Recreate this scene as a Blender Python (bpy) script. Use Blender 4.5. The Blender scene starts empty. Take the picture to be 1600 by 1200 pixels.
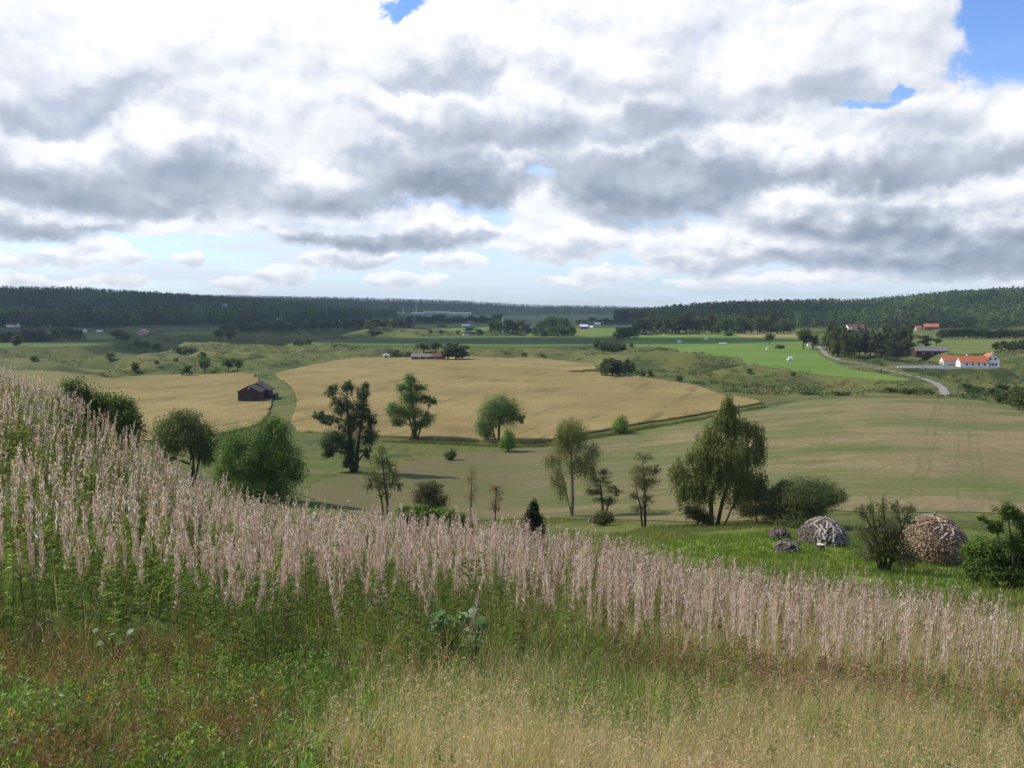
import bpy, math, random
import numpy as np
from mathutils import Vector
R = math.radians
rng = np.random.default_rng(7)
random.seed(7)
sc = bpy.context.scene
COL = sc.collection

# ------------------------------------------------------------------ camera
F, W2, H2 = 1250.0, 800.0, 600.0
PITCH = math.atan(122 / F)
cam_d = bpy.data.cameras.new('camera'); cam = bpy.data.objects.new('camera', cam_d); COL.objects.link(cam)
cam.location = (0, 0, 0); cam.rotation_euler = (math.pi / 2 - PITCH, 0, 0)
cam_d.sensor_width = 36; cam_d.lens = 36 * F / 1600; cam_d.clip_start = 0.05; cam_d.clip_end = 60000
sc.camera = cam
CP, SP = math.cos(PITCH), math.sin(PITCH)

def ray(px, py):
    cx, cz = (px - W2) / F, (H2 - py) / F
    return np.array([cx, CP + cz * SP, -SP + cz * CP])

# ------------------------------------------------------------------ sun and sky
SUN_AZ, SUN_EL = R(-72), R(43)          # to the left of the view, a little ahead
to_sun = Vector((math.sin(SUN_AZ) * math.cos(SUN_EL), math.cos(SUN_AZ) * math.cos(SUN_EL), math.sin(SUN_EL)))
sun_d = bpy.data.lights.new('sun', 'SUN'); sun = bpy.data.objects.new('sun', sun_d); COL.objects.link(sun)
sun_d.energy = 5.0; sun_d.angle = R(0.5); sun_d.color = (1.0, 0.92, 0.76)
sun.rotation_euler = (-to_sun).to_track_quat('-Z', 'Y').to_euler()
sc.view_settings.view_transform = 'Standard'; sc.view_settings.look = 'None'
sc.view_settings.exposure = 0.2; sc.view_settings.gamma = 1.0
sc.cycles.max_bounces = 6; sc.cycles.diffuse_bounces = 2; sc.cycles.glossy_bounces = 2
sc.cycles.transmission_bounces = 4; sc.cycles.transparent_max_bounces = 6; sc.cycles.volume_bounces = 0
sc.cycles.use_denoising = True
sc.cycles.caustics_reflective = False; sc.cycles.caustics_refractive = False

wd = bpy.data.worlds.new('World'); sc.world = wd; wd.use_nodes = True
try: wd.cycles.sampling_method = 'NONE'
except Exception: pass

class NT:
    """small helper for node trees"""
    def __init__(s, t): s.t = t
    def put(s, n, i, v):
        if v is None: return
        if isinstance(v, bpy.types.NodeSocket): s.t.links.new(v, n.inputs[i])
        else: n.inputs[i].default_value = v
    def math(s, op, a, b=None, c=None, clamp=False):
        n = s.t.nodes.new('ShaderNodeMath'); n.operation = op; n.use_clamp = clamp
        s.put(n, 0, a); s.put(n, 1, b); s.put(n, 2, c); return n.outputs[0]
    def vm(s, op, a, b=None, c=None):
        n = s.t.nodes.new('ShaderNodeVectorMath'); n.operation = op
        s.put(n, 0, a); s.put(n, 1, b); s.put(n, 2, c)
        return n.outputs['Value'] if op in ('DOT_PRODUCT', 'LENGTH', 'DISTANCE') else n.outputs[0]
    def scale(s, v, f):
        n = s.t.nodes.new('ShaderNodeVectorMath'); n.operation = 'SCALE'
        s.put(n, 0, v); s.put(n, 'Scale', f); return n.outputs[0]
    def noise(s, v, scale, detail=4, rough=0.55, dist=0.0, dim='3D', out='Fac'):
        n = s.t.nodes.new('ShaderNodeTexNoise'); n.noise_dimensions = dim
        s.put(n, 'Vector', v); n.inputs['Scale'].default_value = scale; n.inputs['Detail'].default_value = detail
        n.inputs['Roughness'].default_value = rough; n.inputs['Distortion'].default_value = dist
        return n.outputs['Fac' if out == 'Fac' else 'Color']
    def mr(s, v, a, b, c=0.0, d=1.0, smooth=True):
        n = s.t.nodes.new('ShaderNodeMapRange'); n.interpolation_type = 'SMOOTHSTEP' if smooth else 'LINEAR'
        s.put(n, 0, v); n.inputs[1].default_value = a; n.inputs[2].default_value = b
        n.inputs[3].default_value = c; n.inputs[4].default_value = d; return n.outputs[0]
    def mix(s, f, a, b):
        n = s.t.nodes.new('ShaderNodeMix'); n.data_type = 'RGBA'
        s.put(n, 0, f)
        for i, v in ((6, a), (7, b)):
            if isinstance(v, (tuple, list)): v = tuple(v)[:3] + (1.0,)
            s.put(n, i, v)
        return n.outputs[2]
    def sep(s, v):
        n = s.t.nodes.new('ShaderNodeSeparateXYZ'); s.put(n, 0, v); return n.outputs
    def comb(s, x, y, z=0.0):
        n = s.t.nodes.new('ShaderNodeCombineXYZ'); s.put(n, 0, x); s.put(n, 1, y); s.put(n, 2, z); return n.outputs[0]

# clouds from far to near: (photo column, row, half width, half height, how grey underneath)
CLOUDS = [
 (15, 441, 44, 9, .2), (95, 444, 34, 8, .2), (190, 439, 36, 9, .25), (375, 446, 34, 11, .25), (445, 430, 40, 15, .3), (620, 437, 48, 12, .3), (660, 436, 30, 9, .25), (710, 408, 46, 16, .3),
 (900, 440, 50, 9, .25), (960, 430, 60, 14, .3), (1110, 440, 60, 10, .25), (1260, 436, 90, 10, .3), (1560, 440, 80, 9, .2),
 (30, 410, 46, 11, .25), (120, 402, 42, 14, .25), (155, 388, 34, 16, .2), (180, 405, 40, 10, .3), (297, 401, 20, 10, .3), (515, 408, 44, 14, .35), (560, 402, 56, 16, .5), 
 (1440, 420, 130, 20, .42), (1060, 392, 60, 34, .35), (1120, 395, 70, 34, .4), (1020, 380, 36, 20, .15), (880, 374, 96, 40, .3), (800, 372, 50, 18, .1), (1215, 385, 50, 24, .2), (1550, 400, 90, 26, .45),
 (340, 352, 130, 12, .1), (230, 340, 120, 20, .15), (600, 362, 165, 32, .72), (520, 340, 110, 22, .3), (1350, 375, 170, 42, .6), (1500, 370, 150, 56, .75), (1240, 345, 60, 44, .15),
 (860, 315, 70, 36, .1), (1160, 320, 70, 40, .12), (30, 335, 120, 36, .62), (120, 318, 70, 22, .2), (350, 300, 150, 40, .3), (180, 290, 170, 40, .62), (1450, 320, 240, 56, .78), (1590, 330, 70, 80, .72),
 (520, 285, 170, 46, .62), (280, 240, 150, 56, .6), (85, 235, 120, 66, .66), (720, 262, 135, 66, .78), (620, 240, 120, 44, .5),
 (1020, 272, 150, 80, .76), (940, 235, 90, 56, .5), (1150, 235, 170, 54, .72), (1420, 245, 150, 48, .74), (1530, 225, 110, 60, .6), 
 (480, 205, 100, 40, .2), (380, 170, 120, 50, .2), (560, 165, 120, 56, .16), (700, 180, 140, 60, .5), (850, 165, 150, 66, .55), (1000, 165, 130, 56, .5), 
 (1230, 178, 80, 26, .1), (1380, 190, 90, 36, .2), (1490, 165, 100, 50, .3), (60, 135, 130, 56, .5), (170, 110, 110, 44, .4), (660, 90, 130, 52, .42), (960, 90, 130, 56, .3),
 (1120, 100, 150, 70, .35), (1270, 110, 150, 60, .4), (1400, 95, 130, 50, .35), (1380, 40, 150, 60, .2), (60, 40, 200, 60, .25), (250, 50, 190, 70, .08), (450, 60, 180, 70, .15), (1040, 20, 140, 50, .12),
]
GAPS = [(1596, 40, 60, 92, 1.7), (630, 14, 22, 18, 1.4), (722, -8, 30, 16, 1.4), (1392, 148, 24, 12, 1.2), (1352, 166, 22, 8, .9), (1560, 105, 60, 12, 1.0), (845, 283, 26, 10, .7)]

def build_world():
    t = wd.node_tree; t.nodes.clear(); n = NT(t)
    tc = t.nodes.new('ShaderNodeTexCoord'); d = tc.outputs['Generated']
    x, y, z = n.sep(d)
    az = n.math('ARCTAN2', x, y)
    el = n.math('DIVIDE', z, n.math('MAXIMUM', n.math('SQRT', n.math('ADD', n.math('MULTIPLY', x, x), n.math('MULTIPLY', y, y))), .05))
    el = n.math('MAXIMUM', el, -.02)
    P0 = n.comb(az, el, 0.0)
    k = n.mr(el, .06, .17)
    # billows: coarse and fine, weaker near the horizon, where the clouds are far off
    w1 = n.vm('SUBTRACT', n.noise(P0, 6.5, 7, .6, out='Color'), (.5, .5, .5))
    w2 = n.vm('SUBTRACT', n.noise(P0, 30.0, 6, .62, out='Color'), (.5, .5, .5))
    amp = n.comb(n.math('MULTIPLY', k, .15), n.math('MULTIPLY', k, .15), 0.0)
    P = n.vm('ADD', n.vm('MULTIPLY_ADD', w1, amp, P0), n.vm('MULTIPLY', w2, (.034, .030, 0)))
    def local(px, py, rx, ry, sp, P):
        dd = ray(px, py); a = math.atan2(dd[0], dd[1]); v = dd[2] / math.hypot(dd[0], dd[1])
        ia, iv = F / rx / sp, F / ry / sp
        return n.vm('MULTIPLY_ADD', P, (ia, iv, 0), (-a * ia, -v * iv, 0))
    def relief(off):
        p = P0 if off is None else n.vm('ADD', P0, off)
        b = n.noise(n.vm('MULTIPLY', p, (1, 1.08, 1)), 10.5, 8, .52)
        s = n.noise(n.vm('MULTIPLY', p, (1, 1.7, 1)), 30, 5, .5)
        return n.math('ADD', n.math('MULTIPLY', k, b), n.math('MULTIPLY', n.math('SUBTRACT', 1.0, k), s))
    n0, n1, n2 = relief(None), relief((-.006, .012, 0)), relief((-.02, .045, 0))
    bump = n.math('ADD', n.math('MULTIPLY', n.math('SUBTRACT', n0, n1), .8), n.math('MULTIPLY', n.math('SUBTRACT', n0, n2), .55))
    bump = n.math('MULTIPLY', bump, n.mr(el, .04, .2, .5, 1.0))
    # a general bright sheet above, then the single clouds over it
    cov = n.math('ADD', n.mr(el, .10, .19, -.5, .42), n.math('MULTIPLY_ADD', n0, 1.6, -.8))
    cov = n.math('SUBTRACT', cov, n.math('ADD', n.mr(el, .50, .75, 0, .38), n.mr(n.math('ABSOLUTE', az), .95, 1.5, 0, .2)))
    alpha = n.mr(cov, -.05, .35)
    grey = n.math('MULTIPLY', n.mr(n0, .45, .8), .45)
    sgn = n.math('SUBTRACT', n.math('MULTIPLY', n0, .9), .45)
    state = n.comb(grey, alpha, 0.0)      # (grey, cover) carried through the clouds from far to near
    for ci, (px, py, rx, ry, dk) in enumerate(CLOUDS):
        if ci % 10 == 9: P = n.vm('MULTIPLY_ADD', state, (1e-9, 1e-9, 0), P)      # keeps the evaluation in order
        q = local(px, py, rx, ry, 1.22, P)
        e = n.math('SUBTRACT', 1.0, n.vm('DOT_PRODUCT', q, q))
        qy = n.sep(q)[1]
        ai = n.mr(n.math('MULTIPLY', e, n.mr(qy, -.5, .5, .8, 2.1)), .0, .55 if ry > 24 else .40)      # crisp tops, soft undersides
        si = n.mr(n.math('ADD', qy, sgn), .42, -.55, .0, 1.12 * dk * (1.0 if ry > 24 else .75))
        state = n.vm('ADD', state, n.scale(n.vm('SUBTRACT', n.comb(si, .98 if ry > 24 else .86, 0.0), state), ai))
    grey, alpha = n.sep(state)[0], n.sep(state)[1]
    gap = None
    for px, py, rx, ry, w in GAPS:
        q = local(px, py, rx, ry, 1.3, P); f = n.math('MAXIMUM', n.math('MULTIPLY_ADD', n.vm('DOT_PRODUCT', q, q), -w, w), 0.0)
        gap = f if gap is None else n.math('MAXIMUM', gap, f)
    alpha = n.math('MULTIPLY', alpha, n.mr(n.math('ADD', gap, n.math('MULTIPLY_ADD', n0, -.9, .45)), .0, .85, 1, 0))
    lit = n.math('SUBTRACT', n.math('ADD', .95, bump), n.math('MULTIPLY', grey, 1.0))
    lit = n.math('MINIMUM', n.math('MAXIMUM', lit, 0.0), 1.0)
    ccol = n.mix(n.mr(lit, .0, .5, smooth=False), (2.5, 2.95, 3.75), (5.1, 5.6, 6.5))
    ccol = n.mix(n.mr(lit, .5, .97, smooth=False), ccol, (9.5, 9.5, 9.6))
    sky = t.nodes.new('ShaderNodeTexSky'); sky.sky_type = 'NISHITA'; sky.sun_disc = False
    sky.sun_elevation = SUN_EL; sky.sun_rotation = SUN_AZ
    sky.altitude = 100; sky.air_density = 1.0; sky.dust_density = .6; sky.ozone_density = 1.5
    blue = n.vm('MULTIPLY', sky.outputs[0], (1.1, 1.36, 1.85))
    st = n.noise(n.vm('MULTIPLY', P0, (1.0, 8.0, 1)), 6.0, 7, .6)
    veil = n.math('MULTIPLY', n.mr(st, .36, .62, .2, 1.0), n.mr(el, .30, .05, .0, .95))
    blue = n.mix(veil, blue, (7.2, 7.85, 8.9))
    bg = t.nodes.new('ShaderNodeBackground'); out = t.nodes.new('ShaderNodeOutputWorld')
    t.links.new(n.mix(alpha, blue, ccol), bg.inputs[0]); bg.inputs[1].default_value = 0.1
    t.links.new(bg.outputs[0], out.inputs[0])
build_world()

# ------------------------------------------------------------------ helpers
def tag(o, label=None, cat=None, group=None, kind=None):
    for k, v in (('label', label), ('category', cat), ('group', group), ('kind', kind)):
        if v: o[k] = v
    return o

def empty(name, loc, rz=0.0):
    o = bpy.data.objects.new(name, None); COL.objects.link(o)
    o.location = tuple(float(c) for c in loc); o.rotation_euler = (0, 0, rz); o.empty_display_size = .3
    return o

def mesh_data(name, V, Fc, col=None, smooth=False):
    """Fc: (M,k) array or list of lists"""
    me = bpy.data.meshes.new(name)
    V = np.asarray(V, np.float32)
    if isinstance(Fc, np.ndarray):
        m, k = Fc.shape
        me.vertices.add(len(V)); me.vertices.foreach_set('co', V.ravel())
        me.loops.add(m * k); me.loops.foreach_set('vertex_index', Fc.astype(np.int32).ravel())
        me.polygons.add(m)
        me.polygons.foreach_set('loop_start', np.arange(0, m * k, k, dtype=np.int32))
        me.polygons.foreach_set('loop_total', np.full(m, k, np.int32))
        me.update(calc_edges=True)
    else:
        me.from_pydata([tuple(v) for v in V], [], Fc); me.update()
    if smooth: me.polygons.foreach_set('use_smooth', np.ones(len(me.polygons), bool))
    if col is not None:
        a = me.attributes.new('tint', 'FLOAT_COLOR', 'POINT')
        c = np.ones((len(V), 4), np.float32); c[:, :3] = col
        a.data.foreach_set('color', c.ravel())
    return me

def link(name, me, mat, parent=None, loc=None):
    if mat is not None and not me.materials: me.materials.append(mat)
    o = bpy.data.objects.new(name, me); COL.objects.link(o)
    if parent is not None: o.parent = parent
    if loc is not None: o.location = tuple(float(c) for c in loc)
    return o

class MB:
    """collects primitive shapes into one mesh"""
    def __init__(s): s.v, s.f = [], []
    def add(s, v, f):
        o = len(s.v); s.v += [tuple(map(float, p)) for p in v]; s.f += [[i + o for i in q] for q in f]
    def box(s, c, d, rz=0.0):
        x, y, z = d[0] / 2, d[1] / 2, d[2] / 2; ca, sa = math.cos(rz), math.sin(rz)
        v = [(c[0] + ca * a * x - sa * b * y, c[1] + sa * a * x + ca * b * y, c[2] + e * z) for e in (-1, 1) for a, b in ((-1, -1), (1, -1), (1, 1), (-1, 1))]
        s.add(v, [[3, 2, 1, 0], [4, 5, 6, 7], [0, 1, 5, 4], [1, 2, 6, 5], [2, 3, 7, 6], [3, 0, 4, 7]])
    def tube(s, path, rad, n=6, cap=True):
        path = [np.array(p, float) for p in path]; rings = []
        for i, p in enumerate(path):
            t = path[min(i + 1, len(path) - 1)] - path[max(i - 1, 0)]; t = t / (np.linalg.norm(t) + 1e-9)
            a = np.cross(t, (0, 0, 1.0)) if abs(t[2]) < .9 else np.cross(t, (1.0, 0, 0)); a /= np.linalg.norm(a); b = np.cross(t, a)
            rings.append([p + rad[i] * (math.cos(2 * math.pi * k / n) * a + math.sin(2 * math.pi * k / n) * b) for k in range(n)])
        v = [q for r in rings for q in r]
        f = [[i * n + k, i * n + (k + 1) % n, (i + 1) * n + (k + 1) % n, (i + 1) * n + k] for i in range(len(path) - 1) for k in range(n)]
        if cap: f += [list(range(n))[::-1], [(len(path) - 1) * n + k for k in range(n)]]
        s.add(v, f)
    def prism(s, poly, y0, y1):
        """poly in (x,z), extruded along y"""
        n = len(poly); v = [(x, y0, z) for x, z in poly] + [(x, y1, z) for x, z in poly]
        s.add(v, [list(range(n)), [n + i for i in range(n)][::-1]] + [[i, n + i, n + (i + 1) % n, (i + 1) % n] for i in range(n)])
    def build(s, name, mat, parent=None, smooth=False):
        return link(name, mesh_data(name, s.v, s.f, smooth=smooth), mat, parent)

def fbm2(x, y, seed=0, octv=4, rough=.5):
    x = np.asarray(x, float); y = np.asarray(y, float)
    tot = np.zeros(np.broadcast(x, y).shape); a, fr, nrm = 1.0, 1.0, 0
    for o in range(octv):
        X, Y = x * fr + 17.3 * o, y * fr - 9.1 * o
        xi, yi = np.floor(X), np.floor(Y); fx, fy = X - xi, Y - yi
        fx = fx * fx * (3 - 2 * fx); fy = fy * fy * (3 - 2 * fy)
        def h(i, j):
            n = (i.astype(np.int64) * 374761393 + j.astype(np.int64) * 668265263 + (seed + o) * 974711) & 0x7fffffff
            n = ((n ^ (n >> 13)) * 1274126177) & 0x7fffffff
            return ((n ^ (n >> 16)) & 0xffff) / 65535.0
        v = (h(xi, yi) * (1 - fx) + h(xi + 1, yi) * fx) * (1 - fy) + (h(xi, yi + 1) * (1 - fx) + h(xi + 1, yi + 1) * fx) * fy
        tot += a * v; nrm += a; a *= rough; fr *= 2.03
    return tot / nrm
def sstep(a, b, x):
    t = np.clip((x - a) / (b - a), 0, 1); return t * t * (3 - 2 * t)

# ------------------------------------------------------------------ terrain heights
TAB = [
 (0.5, {0: -1.68}),
 (4, {-400: -2.5, 0: -2.55, 200: -2.6, 400: -2.62, 600: -2.65, 800: -2.68, 1000: -2.78, 1200: -2.9, 1600: -3.0}),
 (9, {-400: -3.6, 0: -3.85, 200: -3.95, 400: -3.95, 600: -3.97, 800: -4.0, 1000: -4.2, 1200: -4.5, 1400: -4.6, 1600: -4.7}),
 (14, {-400: -3.4, 0: -3.95, 100: -4.15, 200: -4.45, 300: -4.9, 400: -5.15, 600: -5.3, 800: -5.4, 1000: -5.75, 1200: -6.2, 1400: -6.35, 1600: -6.6, 2000: -7}),
 (20, {-400: -2.4, 0: -3.35, 100: -4.0, 200: -4.95, 300: -5.85, 400: -6.35, 500: -6.6, 600: -6.7, 800: -6.85, 1000: -7.35, 1200: -8.05, 1400: -8.2, 1600: -8.55, 2000: -9}),
 (24.5, {-400: -1.5, 0: -2.85, 100: -3.8, 200: -4.95, 300: -6.5, 400: -7.3, 500: -7.7, 600: -7.9, 800: -8.2, 1000: -8.7, 1200: -9.4, 1400: -9.6, 1600: -9.9, 2000: -10.4}),
 (32, {-400: -4.5, 0: -6.6, 200: -8.6, 400: -10.5, 600: -10.9, 800: -11, 1000: -11.1, 1200: -11.4, 1400: -11.7, 1600: -12.1, 2000: -12.5}),
 (45, {-400: -11, 0: -13, 200: -14, 400: -15.2, 600: -15.6, 800: -15.4, 1000: -15, 1200: -14.0, 1400: -14.4, 1600: -14.9, 2000: -15}),
 (55, {-400: -14, 0: -16, 200: -17, 400: -18.2, 600: -18.3, 800: -18.1, 1000: -17.3, 1200: -15.9, 1400: -16.6, 1600: -17.6, 2000: -18}),
 (72, {-400: -18, 0: -19, 200: -20, 400: -21, 600: -21.4, 800: -21.2, 1000: -20.1, 1200: -19.8, 1400: -20.2, 1600: -20.6, 2000: -21}),
 (90, {-400: -20, 0: -21.5, 200: -22.5, 400: -24, 600: -25, 800: -25, 1000: -24.2, 1200: -23.6, 1400: -23.5, 1600: -23.8, 2000: -24}),
 (110, {-400: -23, 0: -24, 200: -25, 400: -26.2, 600: -28, 800: -28.6, 1000: -27.3, 1200: -25.5, 1400: -24.9, 1600: -25.2, 2000: -25}),
 (130, {0: -27, 200: -28, 400: -29, 600: -30, 800: -30.4, 1000: -29, 1200: -26.3, 1400: -25.3, 1600: -25.7}),
 (160, {0: -30, 200: -31, 400: -31.5, 600: -31.8, 800: -31.8, 1000: -30.3, 1200: -27, 1400: -25.6, 1600: -26.1}),
 (190, {0: -32, 600: -32.5, 800: -32.5, 1000: -31.2, 1200: -28.2, 1400: -25.9, 1600: -26.7}),
 (230, {0: -33, 600: -33, 800: -32.8, 1000: -31.9, 1200: -29.3, 1400: -26.6, 1500: -27.2, 1600: -29.0, 2000: -31}),
 (270, {0: -33.5, 600: -33.2, 800: -33, 1000: -32.5, 1200: -31.3, 1400: -30.3, 1600: -32}),
 (320, {0: -33.5, 600: -33.2, 800: -33, 1000: -33, 1200: -33.4, 1400: -34.2, 1600: -34.2}),
 (420, {0: -33, 600: -32.6, 800: -32.6, 1000: -33.0, 1600: -33}),
 (500, {0: -33, 600: -32.7, 800: -32.6, 1000: -33.0, 1600: -33}),
 (700, {0: -33, 1600: -33}),
 (1000, {0: -32, 300: -33, 1000: -33, 1400: -31, 1600: -29}),
 (1300, {-400: -24, 0: -26, 200: -28, 400: -31, 600: -33, 1000: -33, 1200: -29, 1300: -25, 1400: -20, 1600: -15, 2000: -10}),
 (1600, {-400: -5, 0: -10, 200: -15, 400: -24, 500: -31, 600: -33, 900: -33, 1000: -27, 1100: -15, 1160: -8, 1200: -6, 1300: -8, 1350: -9, 1400: 1, 1450: 11, 1500: 17, 1600: 21, 2000: 35}),
 (2200, {-400: 30, 0: 35, 100: 34, 200: 27, 300: 15, 400: 2, 500: -18, 600: -30, 800: -33, 900: -33, 1000: -30, 1200: -10, 1600: 20}),
 (3000, {0: 36, 200: 26, 350: 12, 500: 0, 600: -15, 700: -26, 800: -32, 1000: -32, 1600: 0}),
 (4200, {0: 40, 300: 40, 400: 37, 500: 33, 600: 26, 700: 18, 740: 11, 800: -4, 830: -14, 870: -12, 900: -10, 950: -16, 1000: -26, 1050: -33, 1600: -30}),
 (5500, {0: 36, 300: 36, 600: 15, 740: 5, 800: -12, 870: -20, 1000: -24, 1100: -26, 1600: -30}),
 (9000, {0: -40}), (16000, {0: -60}),
]
azf = np.radians(np.arange(-42, 42.01, .14)); azb = np.radians(np.arange(46, 315, 4.0))
AZ = np.concatenate([azf, azb])                       # from -42 to 314 degrees
NR = 470
LR = np.linspace(math.log(.5), math.log(7000), NR); RR = np.exp(LR)
colpx = W2 + F * np.tan(np.clip(np.where(AZ > math.pi, AZ - 2 * math.pi, AZ), -R(62), R(62)))
colpx = np.clip(colpx, -400, 2000)
# smooth the jump behind the viewer
bk = (AZ > R(62)) & (AZ < R(298)); colpx[bk] = np.interp(AZ[bk], [R(62), R(180), R(298)], [2000, 800, -400])
q_rows = np.array([math.log(q) for q, _ in TAB])
Zr = np.array([np.interp(colpx, sorted(d), [d[k] for k in sorted(d)]) for _, d in TAB])       # rows x az
cosf = np.maximum(np.cos(AZ), .55)
ZG = np.empty((len(AZ), NR))
for i in range(len(AZ)):
    ZG[i] = np.interp(np.log(RR * cosf[i]), q_rows, Zr[:, i])
def blur(a, n, ax):
    k = np.hanning(n + 2)[1:-1]; k /= k.sum(); p = n // 2
    b = np.concatenate([np.take(a, range(-p, 0), ax), a, np.take(a, range(0, p), ax)], ax) if ax == 0 else np.pad(a, ((0, 0), (p, p)), 'edge')
    return np.apply_along_axis(lambda v: np.convolve(v, k, 'valid'), ax, b)
ZG = blur(blur(ZG, 13, 1), 31, 0)
XG = np.sin(AZ)[:, None] * RR[None, :]; YG = np.cos(AZ)[:, None] * RR[None, :]

def H(x, y):
    """height of the ground sheet"""
    x = np.asarray(x, float); y = np.asarray(y, float)
    a = np.arctan2(x, y); a = np.where(a < AZ[0], a + 2 * math.pi, a)
    fi = np.interp(a, np.append(AZ, AZ[0] + 2 * math.pi), np.arange(len(AZ) + 1.0))
    fj = np.clip((np.log(np.maximum(np.hypot(x, y), .5)) - LR[0]) / (LR[1] - LR[0]), 0, NR - 1.001)
    i0 = fi.astype(int); j0 = fj.astype(int); u = fi - i0; v = fj - j0
    i1 = (i0 + 1) % len(AZ); i0 = i0 % len(AZ)
    return (ZG[i0, j0] * (1 - v) + ZG[i0, j0 + 1] * v) * (1 - u) + (ZG[i1, j0] * (1 - v) + ZG[i1, j0 + 1] * v) * u

QS = np.exp(np.linspace(math.log(2.5), math.log(6900), 5000))
def hit(px, py, qmin=0):
    """where the sight line through a photo pixel meets the ground"""
    d = ray(px, py); d = d / d[1]
    q = QS[QS > qmin]
    below = d[2] * q < H(d[0] * q, q)
    k = int(np.argmax(below)) if below.any() else len(q) - 1
    return np.array([d[0] * q[k], q[k], d[2] * q[k]])
def at(px, depth):
    """ground point at a depth under a photo column (rows matter little)"""
    x = (px - W2) / F * depth
    return np.array([x, depth, float(H(x, depth))])
def P3(px, py, depth):
    d = ray(px, py); return d / d[1] * depth

# flat fields, traced on the photograph and laid on the ground
def ground_poly(pts):
    return np.array([hit(px, py)[:2] if len(p) == 0 else p[0] for (px, py, *p) in pts])
def sdf_poly(poly, x, y):
    """signed distance, positive inside"""
    x = x.ravel(); y = y.ravel(); d2 = np.full(x.shape, 1e18); inside = np.zeros(x.shape, bool)
    n = len(poly)
    for i in range(n):
        ax, ay = poly[i]; bx, by = poly[(i + 1) % n]; ex, ey = bx - ax, by - ay
        t = np.clip(((x - ax) * ex + (y - ay) * ey) / (ex * ex + ey * ey + 1e-9), 0, 1)
        d2 = np.minimum(d2, (x - ax - t * ex) ** 2 + (y - ay - t * ey) ** 2)
        if abs(ey) > 1e-12:
            c = (ay > y) != (by > y); inside ^= c & (x < ax + (y - ay) / ey * ex)
    d = np.sqrt(d2); return np.where(inside, d, -d)

FIELDS = {
 'wheat_field': [(427, 586), (455, 602), (465, 622), (463, 640), (455, 662), (470, 676), (600, 683), (740, 690), (850, 692), (905, 681), (1000, 664), (1100, 648), (1196, 631),
                 (1170, 624), (1130, 618), (1090, 603), (1020, 592), (935, 583), (870, 584), (935, 578), (930, 570), (850, 561), (760, 559), (600, 559), (550, 561), (490, 571)],
 'wheat_field.left': [(165, 592), (250, 587), (395, 584), (405, 596), (427, 622), (420, 650), (400, 668), (300, 690), (225, 690), (150, 640), (60, 606), (-60, 600), (-60, 580), (90, 581)],
 'stubble_field': [(462, 770), (500, 752), (640, 722), (740, 706), (850, 697), (930, 684), (1100, 656), (1200, 637), (1260, 626), (1330, 622), (1400, 622), (1520, 625), (1600, 644), (1750, 690),
                   (1750, 800), (1500, 800), (1300, 800), (1150, 812), (1000, 812), (860, 812), (700, 815), (560, 812)],
 'meadow': [(968, 529), (1000, 524), (1100, 521), (1240, 521), (1272, 546), (1292, 562), (1330, 577), (1400, 589), (1436, 595), (1370, 593), (1290, 586), (1240, 580), (1180, 576), (1163, 566), (1160, 559), (1050, 551), (1062, 544), (980, 541)],
 'crop_field': [(455, 535), (560, 528), (720, 525), (945, 526), (960, 531), (925, 541), (830, 543), (640, 541), (490, 541)],
 'far_field': [(648, 507), (740, 505), (800, 507), (840, 512), (800, 517), (690, 517), (650, 511)],
 'far_field.b': [(835, 518), (900, 513), (962, 513), (968, 522), (940, 526), (850, 524)],
 'far_field.c': [(1145, 521), (1190, 519), (1250, 521), (1250, 527), (1160, 527)],
 'pasture': [(1440, 541), (1460, 526), (1600, 526), (1720, 530), (1720, 556), (1590, 552), (1500, 552), (1460, 549)],
 'far_field.d': [(-40, 537), (120, 534), (240, 531), (120, 541), (-40, 545)],
 'far_field.e': [(120, 528), (125, 520), (165, 520), (180, 528), (140, 532)],
 'far_field.f': [(250, 520), (330, 517), (335, 522), (260, 524)],
}
POLY = {k: ground_poly(v) for k, v in FIELDS.items()}
LANE_PX = [(1278, 541), (1284, 547), (1292, 556), (1312, 563), (1345, 570), (1400, 582), (1440, 591), (1462, 599), (1473, 607), (1478, 618)]
LANE = np.array([hit(*p)[:2] for p in LANE_PX])
YARD = [(1385, 572), (1420, 570), (1470, 570), (1500, 571), (1560, 573), (1560, 576), (1500, 576), (1440, 575), (1400, 576)]
POLY['farm_yard'] = ground_poly(YARD)
flat = np.full(XG.size, -1e9)
for k, p in POLY.items(): flat = np.maximum(flat, sdf_poly(p, XG, YG))
ld = np.full(XG.size, 1e9)
for a, b in zip(LANE[:-1], LANE[1:]):
    e = b - a; t = np.clip(((XG.ravel() - a[0]) * e[0] + (YG.ravel() - a[1]) * e[1]) / (e @ e), 0, 1)
    ld = np.minimum(ld, np.hypot(XG.ravel() - a[0] - t * e[0], YG.ravel() - a[1] - t * e[1]))
flat = np.maximum(flat, 9 - ld).reshape(XG.shape)
DIST = np.hypot(XG, YG)
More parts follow.
